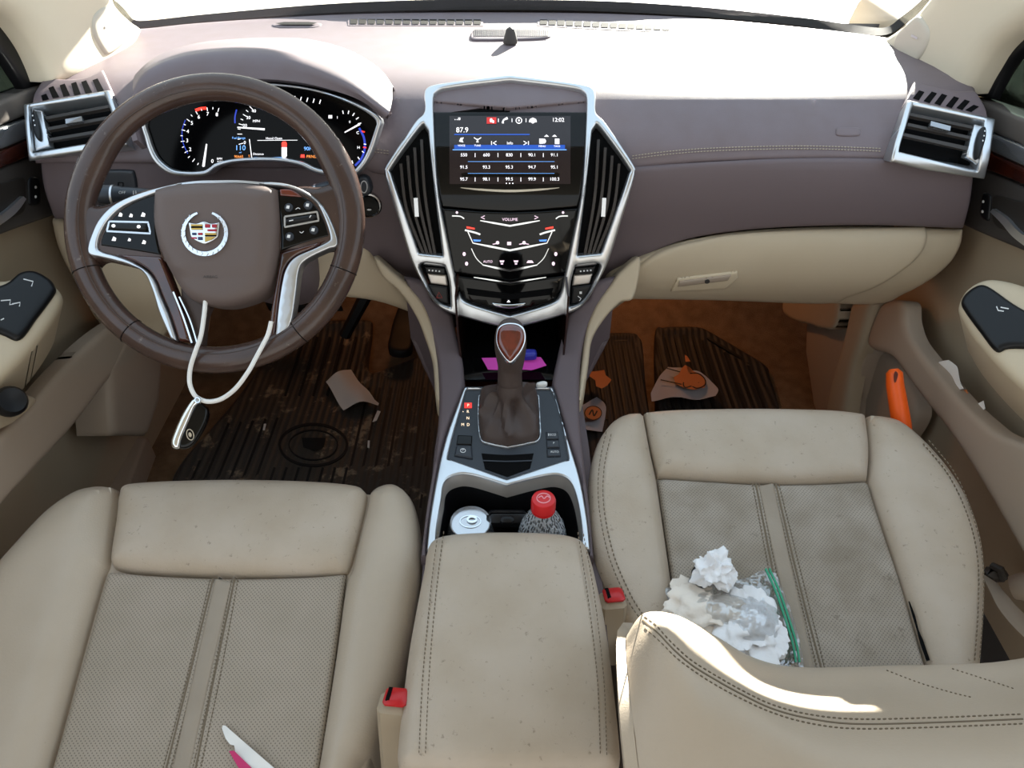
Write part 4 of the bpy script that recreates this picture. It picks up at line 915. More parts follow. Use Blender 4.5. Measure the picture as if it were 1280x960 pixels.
mb = MB(); shapeadd(mb, rect(580.5, 505, 590, 512), f, .0004); mb.build('gear_lamp', EMIT('gear_red', (190, 34, 20), 1), plate, label='red lit gear letter field')
mb = MB(); textadd(mb, 'P', 585.3, 508.6, 5, f, .0008); textadd(mb, 'R', 585, 516.4, 5, f, .0008); textadd(mb, 'N', 585, 524.6, 5, f, .0008); textadd(mb, 'M', 578.6, 532.8, 5, f, .0008); textadd(mb, 'D', 585.4, 532.8, 5, f, .0008); shapeadd(mb, circ(579, 516.4, .6, .6, 6), f, .0008)
mb.build('gear_letters', EMIT('gear_warm', (250, 225, 190), 1), plate)
# storage recess under the stack
mb = MB(); v, f_ = loft_geo([[(x, y, z) for x in (-.078, 0, .078)] for y, z in ((.86, .437), (.93, .438), (1.03, .436), (1.05, .46), (1.055, .56))], vn=2); v, f_ = thicken(v, f_, .004); mb.add(v, f_)
mb.build('cubby_liner', M['gloss'], con, label='glossy black storage recess')
YS = PLN((0, 1.0, .45), (0, -1, .35))
for s in (-1, 1):
    mb = MB(); v, f_ = loft_geo([[(s * .077, y, .436), (s * .080, y, .50), (s * .080, y, .56)] for y in (.90, .96, 1.05)]); v, f_ = thicken(v, f_, .003); mb.add(v, f_)
    mb.build('cubby_wall', MAT('dark_gloss_wood', (44, 24, 20), .15, coat=.5), con)
YL = PLN((0, .925, .45), (0, -1, .35))
mb = MB(); ribbonadd(mb, [(581, 456), (600, 460.5), (637, 466), (672, 461), (688, 456)], 7, YL, thick=.010); mb.build('cubby_lip', M['gloss'], con)
mb = MB(); ribbonadd(mb, [(581, 453.5), (600, 458), (637, 463.5), (672, 458.5), (688, 453.5)], 1.2, LIFT(YL, .001), thick=.002); mb.build('chrome_edge', M['silver'], con)
# armrest lid
AZ = TM([(650, .913), (680, .884), (720, .851), (800, .792), (880, .741), (960, .697)])
lid = sheet('armrest_lid', M['leather_worn'], [(529, 700), (532, 680), (540, 667), (560, 660), (600, 657), (640, 656.5), (680, 657.5), (712, 661), (730, 669), (739, 686), (750, 730), (760, 780), (769, 850), (776, 915), (777, 944), (768, 957), (740, 962), (640, 963), (530, 960), (504, 956), (495, 944), (496, 915), (502, 860), (510, 800), (520, 745)], AZ, con, edge=24, puff=.022, thick=0, ext=(0, -.004, -.075), lift=-.020, step=11, dome=.004, domew=110, label='worn beige leather armrest lid')
def AH(px, py):
    return LIFT(AZ, -.020 + .022 + .0028)(px, py)
mb = MB()
for pts in ([(548, 667), (541, 720), (534, 790), (528, 860), (524, 948)], [(555, 667), (548, 720), (541, 790), (536, 860), (532, 948)], [(722, 668), (732, 730), (740, 790), (747, 860), (750, 946)], [(729, 670), (740, 730), (748, 790), (755, 860), (758, 946)]):
    stitchadd(mb, pts, LIFT(AZ, .0042), 3.4, 2.2, 1.1, lift=.0005)
mb.each('stitching', M['seam'], lid)
# rear of the console below the lid
mb = MB(); mb.add(*box_geo((0, .40, .24), .19, .46, .26, bev=.02)); mb.build('console_bin', M['charcoal'], con)

# ============================================================ GEAR SHIFTER
gs = thing('gear_shifter', 'gear shifter with glossy wood-capped knob and dark leather boot on the console', 'gear shifter', CT(637, 540))
FR = [(598, 497, 1), (606, 494.5), (636, 494), (666, 494.5), (674, 497, 1), (675.5, 525), (675, 551), (660, 557.5), (634.5, 562.5, 1), (610, 557.5), (600, 551), (597, 525)]
FRI = [(XC - 1.5 + (a - XC + 1.5) * .955, 527 + (b - 527) * .95) + ((1,) if len(r) else ()) for a, b, *r in FR]
sheet('boot_frame', M['silver'], FR, CT, gs, holes=[FRI], edge=1, puff=.002, thick=.006, lift=.004, step=5, label='thin silver frame')
base = [LIFT(CT, .004)(*p) for p in CR(FRI, True, 4)]
m = len(base); c0 = sum(base, Vector()) / m
top = Vector((-.002, .800, .575)); nk = Vector((-.003, .789, .492))
def ring(c, rx, ry, tilt=0, k=1.0):
    out = []
    for p in base:
        d = p - c0; a = math.atan2(d.y / .055, d.x / .042); out.append(c + Vector((rx * math.cos(a), ry * math.sin(a), tilt * math.sin(a))))
    return out
def blend(k, dz, w_):
    out = []
    for i, p in enumerate(base):
        q = ring(nk, .018, .016)[i]; a = math.atan2(p.y - c0.y, p.x - c0.x)
        r = p.lerp(q, k); fold = w_ * 2.1 * ((1 - 2 * abs(math.sin(a * 2.5 + .6 + k * 1.1))) * .75 + math.sin(a * 8 + .4 + 2 * k) * .35)
        d = (p - c0); d.z = 0; r = r + d.normalized() * fold; r.z = p.z + dz; out.append(r)
    return out
rows = [base, blend(.08, .012, .001), blend(.24, .020, .0045), blend(.45, .024, .0065), blend(.68, .030, .0055), blend(.88, .040, .003), ring(Vector((-.003, .786, .478)), .0185, .0165), ring(nk, .0175, .0155)]
V, F = loft_geo(rows, closed=True, vn=4); mk('boot', V, F, M['boot'], gs, label='creased dark leather boot')
rows = [ring(nk + Vector((0, 0, -.004)), .0172, .0152), ring(nk + Vector((0, .002, .016)), .0165, .015), ring(Vector((-.002, .793, .518)), .0175, .017), ring(Vector((-.002, .794, .536)), .0200, .0215, .004), ring(Vector((-.002, .795, .552)), .0215, .0245, .007), ring(Vector((-.002, .796, .566)), .0205, .024, .008), ring(Vector((-.002, .798, .575)), .0155, .018, .006), ring(Vector((-.002, .799, .578)), .004, .005, .001)]
V, F = loft_geo(rows, closed=True, cap=True, vn=4); kb = mk('knob', V, F, M['boot'], gs, auto=80)
KP = PLN(Vector((-.002, .785, .569)), (0, -.62, .80))
KW = [(638, 405), (647, 406.5), (653.5, 412), (655.5, 422), (653.5, 432), (647, 443), (637.5, 451.5), (628.5, 443), (622.5, 432), (621, 422), (623, 412), (629, 406.5)]
KO = [(XC + .3 + (a - XC) * 1.10, 427 + (b - 427) * 1.09) for a, b in KW]
sheet('knob_ring', M['silver_bright'], KO, KP, kb, edge=3, puff=.002, thick=.014, lift=-.001, step=4)
sheet('knob_cap', M['wood_red'], KW, KP, kb, edge=14, puff=.006, thick=.008, lift=.0012, step=3, label='glossy red-brown wood cap')
# ============================================================ STEERING WHEEL
TW = math.radians(40)
wn = Vector((0, -math.cos(TW), math.sin(TW))); wu = Vector((0, math.sin(TW), math.cos(TW))); wx = Vector((1, 0, 0))
WC = PT(269, 279.5, .92); WPl = PLN(WC, wn); RO = .1865
stw = thing('steering_wheel', 'worn brown leather steering wheel with silver spokes and a crest on its hub', 'steering wheel', WC)
V = []; F = []; NS, NT = 96, 16
for i in range(NS):
    a = 2 * math.pi * i / NS; d = wx * math.cos(a) + wu * math.sin(a)
    ad = math.degrees(a) % 360
    fat = 1.0 + .12 * (math.exp(-((ad - 155) / 14) ** 2) + math.exp(-((ad - 25) / 14) ** 2))
    r1 = .0168 * fat; r2 = .0150
    cc_ = WC + d * (RO - r1)
    for k in range(NT):
        b = 2 * math.pi * k / NT; V.append(cc_ + d * (r1 * math.cos(b)) + wn * (r2 * math.sin(b)))
for i in range(NS):
    for k in range(NT): F.append((i * NT + k, i * NT + (k + 1) % NT, ((i + 1) % NS) * NT + (k + 1) % NT, ((i + 1) % NS) * NT + k))
rim = mk('rim', V, F, M['wheel'], stw, auto=180)
for ad in (200, 232, 308, 340, 156, 24):
    a = math.radians(ad); d = wx * math.cos(a) + wu * math.sin(a)
    if ad in (156, 24): continue
    c = WC + d * (RO - .0168); mb = MB(); mb.add(*tube_geo([c + (d * math.cos(b) * .0169 + wn * math.sin(b) * .0152) for b in [2 * math.pi * k / 20 for k in range(20)]], .0006, 5, True)); mb.build('rim_seam', M['void'], rim)
mb = MB()
for b0 in (math.radians(115),):
    mb.add(*tube_geo([WC + (wx * math.cos(a) + wu * math.sin(a)) * (RO - .0168 + .0168 * math.cos(b0)) + wn * (.0150 * math.sin(b0)) for a in [2 * math.pi * k / 96 for k in range(96)]], .0007, 5, True))
mb.build('rim_stitch_line', M['boot'], rim)
WH = LIFT(WPl, 0)
S = lambda nm, mat, o, par=None, **k: sheet(nm, M[mat], o, WPl, par or stw, **k)
# leather arms that join hub and rim
S('arm', 'wheel', [(102, 232), (118, 256), (150, 250), (185, 236), (215, 238, 1), (215, 330, 1), (180, 336), (150, 330), (126, 326), (112, 340), (103, 350), (92, 300)], edge=12, puff=.012, thick=.014, lift=-.004, step=8)
S('arm', 'wheel', [(440, 228), (424, 226), (400, 233), (380, 232), (340, 236, 1), (340, 318, 1), (380, 318), (415, 312), (428, 320), (440, 335), (449, 290)], edge=12, puff=.012, thick=.014, lift=-.004, step=8)
S('lower_spoke', 'boot', [(225, 340, 1), (262, 384, 1), (256, 400), (253, 432, 1), (238, 430, 1), (228, 390)], edge=3, puff=.003, thick=.012, lift=-.002, step=7)
# chrome outlines
S('left_trim', 'silver', [(228, 231.5), (184, 242.5), (150, 257), (130, 276), (119, 299), (115.5, 314), (119, 321), (132, 324), (151, 328.5), (172, 335), (186, 344), (196, 366), (204, 392), (218, 424, 1), (226, 427, 1), (216, 396), (206, 372), (198, 352), (188, 340), (170, 329), (150, 321.5), (134, 317), (128, 311), (131, 296), (142, 277), (160, 261), (190, 248), (228, 235)], edge=2.5, puff=.004, thick=.014, lift=.008, step=5, label='satin silver spoke outline')
S('right_trim', 'silver', [(330, 230), (362, 232.5), (389, 244), (407, 261), (420, 286), (425, 304), (422, 311), (412, 314), (386, 327), (377, 340), (373, 370), (368, 402), (358, 421), (347, 424, 1), (351, 385), (356, 352), (361, 336), (372, 323), (396, 312), (412, 304), (415, 298), (409, 278), (399, 258), (384, 246), (360, 237), (330, 234)], edge=2.5, puff=.004, thick=.014, lift=.008, step=5, label='broad silver spoke outline')
mb = MB(); ribbonadd(mb, [(226, 233.5), (250, 230.5), (274, 229.8), (302, 229.6), (332, 232)], 3, WPl, thick=.01, lift=.010); mb.build('top_trim', M['silver'], stw)
# gloss switch pods
pl_ = S('switch_pod', 'gloss', [(208, 243, 1), (184, 249), (160, 261), (143, 277), (132, 297), (130, 309, 1), (170, 315), (206, 321, 1), (200, 285)], edge=3, puff=.003, thick=.012, lift=.006, step=7)
pr_ = S('switch_pod', 'gloss', [(345, 240, 1), (362, 239), (383, 248), (398, 260), (408, 278), (414, 297, 1), (385, 305), (353, 315, 1), (352, 280)], edge=3, puff=.003, thick=.012, lift=.006, step=7)
f = LIFT(WPl, .0092)
def loop(o, w_, par, nm='button_frame', mat='silver', lift=.001, th=.003):
    c = CR(o, True, 5); mb = MB(); ribbonadd(mb, c + [c[0]], w_, f, curve=False, thick=th, lift=lift); mb.build(nm, M[mat], par)
loop([(142, 279, 1), (190, 280, 1), (193, 294, 1), (139, 291, 1)], 2.2, pl_)
loop([(359, 273, 1), (399, 267, 1), (401, 278, 1), (359, 286, 1)], 2.2, pr_)
for o, p in (([(146, 282), (165, 281), (187, 283), (188, 291), (165, 291), (144, 289)], pl_), ([(363, 276), (380, 273), (396, 271), (397, 276), (382, 280), (363, 282)], pr_)):
    sheet('rocker', M['black'], o, f, p, edge=3, puff=.004, thick=.003, lift=.001, step=4)
g = LIFT(f, .0055)
mb = MB()
for x, y, r in ((156, 270.5, 2.6), (169, 271.5, 2.4), (184, 270.5, 2.8), (148, 300.5, 2.8), (167, 301.5, 2.0), (185, 304.5, 2.6)): shapeadd(mb, [(x - r, y + r * .8), (x - r * .2, y - r), (x + r, y - r * .3), (x + r * .7, y + r)], f, .0012)
for x, y in ((150, 285.5), (181, 286.5)): shapeadd(mb, circ(x, y, 2.4, 2, 10), g, .0004)
mb.build('switch_symbols', M['glow_white'], pl_)
for x, y in ((364, 262), (388, 259.5), (365, 298), (395, 290)): sheet('round_button', M['plate'], circ(x, y, 5.5, 5.5, 12), f, pr_, edge=2, puff=.002, thick=.003, lift=.001, step=4)
mb = MB()
for x, y in ((364, 262), (388, 259.5), (365, 298), (395, 290)): shapeadd(mb, [(x - 2.4, y + 1.6), (x - 1.6, y - 2), (x + 2.2, y - 1.8), (x + 1.4, y + 2.2)], f, .0040)
ribbonadd(mb, [(372.5, 264), (375.5, 262.3), (378, 263.5)], .8, f, thick=.0002, lift=.001); ribbonadd(mb, [(377.5, 291.8), (380, 293.2), (382.5, 291)], .8, f, thick=.0002, lift=.001)
ribbonadd(mb, [(366, 279.5), (371, 278.4)], 1.2, f, curve=False, thick=.0002, lift=.006); ribbonadd(mb, [(391, 275.5), (393, 272.5)], 1.0, f, curve=False, thick=.0002, lift=.006)
mb.build('switch_symbols', M['print_white'], pr_)
# wood inlays
S('wood_inlay', 'wood', [(136, 318, 1), (170, 320), (206, 322, 1), (214, 342), (230, 384), (243, 428, 1), (227, 427, 1), (217, 396), (207, 372), (199, 352), (189, 339), (171, 328), (151, 321)], edge=4, puff=.004, thick=.01, lift=.006, step=6, label='glossy dark wood inlay')
S('wood_inlay', 'wood', [(353, 317, 1), (385, 308), (412, 301, 1), (396, 311), (372, 322), (360, 335), (354, 356), (346, 424, 1), (337.5, 425, 1), (342, 385), (349, 345)], edge=4, puff=.004, thick=.01, lift=.006, step=6, label='glossy dark wood inlay')
mb = MB(); ribbonadd(mb, [(221, 366), (233, 396), (244, 429)], 2, WPl, thick=.006, lift=.010); mb.build('silver_line', M['silver_bright'], stw); mb = MB(); ribbonadd(mb, [(228, 372), (241, 400), (250, 429)], 1.6, WPl, thick=.006, lift=.009); mb.build('silver_line', M['silver_bright'], stw)
S('red_insert', 'wood_red', [(353, 239, 1), (368, 240), (381, 249, 1), (353, 247, 1)], edge=2, puff=.001, thick=.003, lift=.0095, step=5)
# hub cover
HB = [(199, 240, 1), (220, 234), (250, 231), (275, 230.5), (305, 231), (335, 234.5), (351, 240, 1), (353, 275), (351, 315), (345, 345), (338, 362), (325, 373), (305, 381), (285, 385), (262, 383), (244, 376), (232, 364), (219, 343), (206, 315), (198, 280)]
hub = S('hub_cover', 'airbag', HB, edge=20, puff=.020, thick=.028, lift=.006, step=8, hfun=lambda x, y, d: -.0035 * max(0, min(1, (y - 338) / 12)) * min(1, d / 14), label='taupe hub cover')
hf = LIFT(WPl, .0262)
mb = MB()
cx, cy, R = 268, 297, 26.0
pts = []
for k in range(45):
    a = math.radians(-90 + 20 + (320) * k / 44); wdt = 1.6 + 3.8 * math.sin(math.pi * min(1, max(0, (k + 1) / 46))) ** .6
    pts.append((cx + R * math.cos(a), cy + R * .98 * math.sin(a), wdt))
ribbonadd(mb, pts, 4, hf, thick=.004, lift=.003, curve=False)
for k in range(3, 42, 2):
    x, y, wd = pts[k]; a = math.atan2(y - cy, x - cx); dx, dy = math.cos(a), math.sin(a)
    ribbonadd(mb, [(x - dx * 2.4 - dy * 1.2, y - dy * 2.4 + dx * 1.2, .5), (x + dy * .6, y - dx * .6, 1.5), (x + dx * 2.4 - dy * 1.2, y + dy * 2.4 + dx * 1.2, .5)], 1, hf, thick=.002, lift=.0042, curve=False)
mb.build('emblem_wreath', M['silver_bright'], hub, label='chrome open wreath')
cr_ = sheet('emblem_crest', M['silver_bright'], [(248.5, 284.5, 1), (258, 286), (267, 283.5), (276, 286), (286, 284.5, 1), (285, 293), (284, 302, 1), (277, 307), (267.5, 311, 1), (258, 307), (251.5, 302, 1), (250, 293)], hf, hub, edge=1.5, puff=.001, thick=.004, lift=.003, step=4)
g = LIFT(hf, .0046)
def cell(col, polys, nm):
    mb = MB()
    for q in polys: shapeadd(mb, q, g, .0002)
    mb.build(nm, col, cr_)
gold = MAT('crest_gold', (196, 160, 84), .3, metal=.7); cred = MAT('crest_red', (170, 30, 48), .35); cblue = MAT('crest_dark_blue', (40, 50, 90), .35)
cell(gold, [rect(252, 287, 266, 289.2), rect(252.5, 291.6, 266, 293.6), rect(269, 297.5, 282.5, 299.8), [(269, 302), (282, 302), (277, 305.5), (269, 308.5)]], 'crest_gold')
cell(M['void'], [rect(252, 289.4, 266, 291.4), rect(269, 300, 282.5, 301.6)], 'crest_black')
cell(cred, [rect(269, 287, 275, 291), rect(277.5, 287, 283, 291), rect(272, 293, 283, 295.4), rect(253, 302.6, 259, 304.6), rect(260.5, 297.2, 266, 300)], 'crest_red')
cell(cblue, [rect(253.5, 297.2, 258.5, 300), rect(260.5, 302.2, 266, 306)], 'crest_blue')
mb = MB(); textadd(mb, 'AIRBAG', 272.5, 349.5, 5, LIFT(WPl, .0225), .001); mb.build('hub_lettering', M['charcoal'], hub)

# ---- column and stalks
colm = thing('steering_column', 'dark steering column shroud with control stalks behind the wheel', 'steering column', WC - wn * .20)
mb = MB(); rows = []
for k, (s_, rx, ry) in enumerate(((.030, .048, .042), (.06, .066, .052), (.13, .068, .058), (.20, .066, .060), (.30, .06, .06))):
    c = WC - wn * s_ - wu * .010; rows.append([c + wx * (rx * math.copysign(abs(math.cos(a)) ** .7, math.cos(a))) + wu * (ry * math.copysign(abs(math.sin(a)) ** .7, math.sin(a))) for a in [2 * math.pi * i / 28 for i in range(28)]])
V, F = loft_geo(rows, closed=True, cap=True, vn=3); mk('shroud', V, F, M['dash_low'], colm)
def stalk(x0, y0, t0, x1, y1, t1, lab, n1='stalk'):
    a = PT(x0, y0, t0); b = PT(x1, y1, t1); d = (b - a); L = d.length
    mb = MB(); mb.add(*lathe_geo(a, [(0, 0), (.009, 0), (.0128, .004), (.0135, .018), (.0125, .030), (.0118, .032), (.0118, .046), (.0105, L * .7), (.009, L), (0, L)], 18, axis=d)); s = mb.build(n1, M['plate'], colm, label=lab)
    mb = MB(); mb.add(*lathe_geo(a, [(.0126, .0195), (.0140, .0200), (.0140, .0225), (.0126, .0230)], 18, axis=d)); mb.build('stalk_ring', M['silver'], s)
    return s
st = stalk(121, 243, 1.0, 250, 250, 1.02, 'thick dark turn signal stalk left of the hub')
mb = MB(); sp_ = PLN(PT(160, 240, .991), NRM(YM(1), 160, 240) * 1.0 + Vector((0, 0, .35))); textadd(mb, 'OFF', 154, 240.5, 5, sp_, .003); ribbonadd(mb, [(168, 238), (168, 243)], 1, sp_, curve=False, lift=.003); ribbonadd(mb, [(171, 238), (171, 243)], 1, sp_, curve=False, lift=.003); mb.build('stalk_lettering', M['print_white'], st)
stalk(416, 237, 1.02, 330, 262, 1.03, 'wiper stalk right of the hub')

# ---- lanyard and key fob
lan = [PT(x, y, t) for x, y, t in ((257, 374, .905), (255, 395, .902), (251, 420, .900), (244, 440, .897), (238, 460, .90), (237, 478, .90), (242, 492, .90), (250, 499, .90), (262, 502, .90), (278, 498, .90), (295, 485, .895), (310, 465, .89), (320, 447, .895), (328, 432, .897), (335, 418, .900), (339, 402, .903))]
kf = thing('key_fob', 'black and chrome key fob hanging from the steering wheel on a white cord', 'key fob', PT(236, 560, .9))
mb = MB(); mb.add(*tube_geo(CR3(lan, 6), .0028, 8)); mb.build('cord', M['white'], kf, label='white plastic cord loop')
FM_ = PLN(PT(238, 530, .9), (.25, -.75, .62))
fb = sheet('fob_body', M['gloss'], [(246, 503), (256, 507), (261, 516), (258, 530), (248, 548), (238, 559), (226, 561), (221, 554), (226, 540), (236, 516)], FM_, kf, edge=6, puff=.004, thick=.010, lift=0, step=4)
sheet('fob_edge', M['silver_bright'], [(240, 500), (248, 499), (252, 504), (246, 508), (238, 526), (229, 547), (225, 560), (217, 560), (214, 553), (218, 540), (228, 518)], FM_, kf, edge=5, puff=.005, thick=.012, lift=.001, step=4, label='chrome edge of the fob')
c = [(238.5 + 5 * math.cos(a) * .8 + 2.0 * math.sin(a), 543 + 6.5 * math.sin(a) - 1.5 * math.cos(a)) for a in [2 * math.pi * k / 18 for k in range(18)]]
mb = MB(); ribbonadd(mb, c + [c[0]], 1.1, LIFT(FM_, .0045), curve=False, thick=.0008); shapeadd(mb, [(x * .45 + 238.5 * .55, y * .45 + 543 * .55) for x, y in c], LIFT(FM_, .0048)); mb.build('fob_emblem', M['silver_bright'], fb)
mb = MB(); mb.add(*tube_geo([PT(247 + 3.2 * math.cos(a), 500 + 3.2 * math.sin(a), .895) for a in [2 * math.pi * k / 14 for k in range(14)]], .0011, 6, True)); mb.build('split_ring', M['silver_bright'], kf)
# ============================================================ FOOTWELLS
FL = PROF([(.3, .083), (.6, .083), (.9, .083), (1.1, .083), (1.3, .083), (1.42, .09), (1.52, .145), (1.64, .275), (1.74, .425)])
def fmat(label, outl, ridge, mat='rubber', emblem=None):
    o = sheet('floor_mat', M[mat], outl, FL, None, edge=7, puff=.010, thick=.008, lift=.008, step=8, hfun=lambda x, y, d: -.006 * max(0, min(1, (d - 8) / 3)))
    tag(o, label, 'floor mat', 'ribbed rubber floor mats')
    mb = MB()
    for r in ridge: ribbonadd(mb, r, 3.0, LIFT(FL, .013), thick=.004, curve=False)
    mb.build('raised_rib', M['rubber_plain'], o)
    if emblem:
        mb = MB(); x, y = emblem
        for k, w_ in ((1, 3.0), (.72, 1.5)): c = circ(x, y, 42 * k, 26 * k, 30); ribbonadd(mb, c + [c[0]], w_, LIFT(FL, .014), thick=.004, curve=False)
        shapeadd(mb, [(x - 14, y - 8), (x + 16, y - 8), (x + 13, y + 4), (x + 1, y + 9), (x - 12, y + 4)], LIFT(FL, .015)); mb.build('embossed_crest', M['rubber_plain'], o)
    return o
VX = 640; VY = -314
def vl(x, y0, y1, bottom=480):   # a rib running fore and aft: its ends lie on one line of constant x on the floor
    p = FL(x, bottom); X = p.x; out = []
    for y in (y0, y1):
        px = x
        for _ in range(12): q = FL(px, y); px += (X - q.x) * 400
        out.append((px, y))
    return out
fmat('large black ribbed rubber mat with dried mud in the driver footwell', [(345, 420), (380, 405, 1), (456, 402), (466, 415), (461, 460), (468, 470), (493, 462), (538, 449), (546, 480), (552, 540), (556, 660, 1), (520, 700, 1), (210, 700, 1), (214, 620), (228, 585), (262, 545), (300, 500), (330, 455)],
     [vl(x, 425, 500) for x in (365, 382, 399, 416, 433, 450)] + [vl(x, 520 + abs(x - 400) * .12, 640, 560) for x in range(262, 345, 15)] + [vl(x, 590, 640, 590) for x in range(345, 440, 15)] + [vl(x, 490, 640, 560) for x in range(446, 545, 15)], emblem=(393, 562))
fmat('plain black ribbed mat on the passenger side, next to the console', [(700, 424), (731, 421), (786, 419), (799, 426), (803, 440), (806, 480), (812, 530), (818, 590, 1), (716, 590, 1), (712, 500)], [vl(x, 436, 530, 480) for x in (726, 738, 750, 762, 774, 786)] + [[(732, 430), (788, 429)]], 'rubber_clean')
fmat('black ribbed mat with a slanting corner in the far passenger footwell', [(818, 420), (829, 412), (850, 411), (873, 412), (888, 419), (925, 442), (956, 462), (962, 478), (974, 520), (985, 580, 1), (820, 580, 1), (818, 500)], [vl(x, 422 + max(0, x - 880) * .6, 530, 480) for x in range(832, 960, 12)] + [[(830, 420), (874, 420)], [(874, 420), (950, 468)]], 'rubber_clean')
# pedals
pd = thing('accelerator_pedal', 'long black accelerator pedal hinged near the console', 'pedal', FL(505, 470))
PD = LIFT(FL, .06)
sheet('pedal_plate', M['rubber_plain'], [(508, 386), (522, 392), (526, 405), (520, 440), (515, 464), (490, 463), (492, 440), (498, 412)], PD, pd, edge=5, puff=.006, thick=.015, step=6)
mb = MB(); mb.add(*tube_geo([PD(512, 395), PD(520, 372) + Vector((0, .03, .04)), Vector((-.20, 1.62, .52))], .010, 8)); mb.build('pedal_arm', M['black'], pd)
bp = thing('brake_pedal', 'black brake pedal lever slanting down behind the steering wheel rim', 'pedal', FL(430, 440))
mb = MB(); a = PT(459, 366, 1.52); b = PT(437, 408, 1.55); d = (b - a).normalized(); sd_ = d.cross(Vector((0, 1, .6))).normalized()
mb.add(*tube_geo([a + (a - b) * .8, a, b, b + (b - a) * .3], [.014, .014, .012, .012], 6)); mb.build('pedal_arm', M['black'], bp)
sheet('pedal_pad', M['rubber_plain'], [(352, 404, 1), (432, 400, 1), (440, 424), (430, 432), (360, 434)], LIFT(FL, .13), bp, edge=4, puff=.004, thick=.015, step=8)
# footwell courtesy lamps, amber, under the dashboard
for x, e_ in ((.30, .75), (-.24, .34)):
    l = bpy.data.lights.new('footwell_lamp', 'POINT'); l.energy = e_; l.color = (1.0, .42, .16); l.shadow_soft_size = .03
    o = bpy.data.objects.new('footwell_lamp', l); COL.objects.link(o); o.location = (x, 1.55, .44)
# loose paper and rubbish on the mats
def flat(name, mat, outl, fm, label, cat, group=None, lift=.0, puff=.003, edge=6, warp=.01, th=.0006, **k):
    ph = random.random() * 6
    o = sheet(name, mat, outl, fm, None, thick=th, lift=lift + warp, step=5, hfun=lambda x, y, d: warp * .9 * math.sin(x * .11 + ph) * math.cos(y * .09 + ph * 2), **k)
    return tag(o, label, cat, group)
FT = LIFT(FL, .016)
flat('paper_scrap', M['white'], sharp([(410, 489), (441, 473), (470, 511), (475, 513), (474, 516), (431, 522)]), FT, 'crumpled white paper napkin lying on the driver floor mat', 'paper', warp=.012)
flat('paper_sliver', M['white'], sharp([(473, 521), (477, 522), (472, 534), (467, 536)]), FT, 'thin white paper strip just below the napkin on the driver mat', 'paper', warp=.002)
flat('straw_scrap', M['white'], sharp([(461, 558), (463.5, 558), (463, 568), (460.5, 567)]), FT, 'tiny white straw scrap beside the embossed oval of the driver mat', 'litter', warp=.001)
flat('straw_scrap', M['white'], sharp([(332, 537), (335, 537), (333, 545), (330.5, 545)]), FT, 'tiny white splinter on the left half of the driver mat', 'litter', warp=.001)
tan = MAT('orange_brown_print', (206, 124, 72), .7); blk = MAT('black_print', (22, 20, 20), .6); pale = MAT('blue_white_paper', (188, 186, 192), .7)
o = flat('snack_bag', pale, [(724, 516, 1), (745, 507, 1), (756, 522), (752, 548, 1), (733, 550, 1), (725, 540)], FT, 'pale printed paper bag with a round orange logo between seat and console', 'paper bag', 'printed paper bags', warp=.008)
mb = MB(); shapeadd(mb, circ(740, 531.5, 10.5, 8.5, 20), LIFT(FT, .0180)); mb.build('logo_disc', tan, o)
mb = MB(); c = circ(740, 531.5, 10.5, 8.5, 20); ribbonadd(mb, c + [c[0]], 1.2, LIFT(FT, .0186), curve=False, thick=.0003); ribbonadd(mb, [(735, 534), (739, 528), (741, 535), (745, 529)], 1.8, LIFT(FT, .0188), thick=.0003); mb.build('logo_lines', blk, o)
flat('torn_wrapper', tan, sharp([(737, 485), (753, 484), (755, 491), (762, 496), (757, 503), (750, 508), (743, 506), (742, 498), (735, 492)]), LIFT(FT, .03), 'torn orange-brown wrapper piece behind the paper bag near the console', 'wrapper', warp=.004)
o = flat('snack_bag', pale, [(811, 508, 1), (822, 488), (832, 475, 1), (848, 476), (856, 482), (868, 484), (882, 492), (893, 506), (890, 515, 1), (812, 518, 1)], LIFT(FT, .02), 'pale printed paper bag with orange swirls in front of the passenger seat', 'paper bag', 'printed paper bags', warp=.006)
mb = MB(); shapeadd(mb, [(848, 482), (852, 478), (858, 481), (862, 486), (872, 490), (878, 498), (876, 507), (862, 510), (850, 507), (840, 502), (838, 494), (844, 490)], LIFT(FT, .0345)); mb.build('logo_disc', tan, o)
mb = MB(); g = LIFT(FT, .0352)
ribbonadd(mb, [(858, 489), (868, 489), (876, 496), (876, 504), (866, 508), (858, 502), (862, 497), (869, 501)], 1.5, g, thick=.0003); ribbonadd(mb, [(860, 505), (852, 507), (850, 501), (856, 500)], 1.5, g, thick=.0003); ribbonadd(mb, [(822, 497), (848, 503)], 1.3, g, thick=.0003); ribbonadd(mb, [(829, 482), (846, 487)], 1.3, g, thick=.0003); mb.build('logo_lines', blk, o)
flat('torn_wrapper', tan, sharp([(850, 472), (853, 474), (857, 481), (851, 482)]), LIFT(FT, .05), 'small upright orange corner of paper sticking up from the swirl bag', 'wrapper', warp=.002)
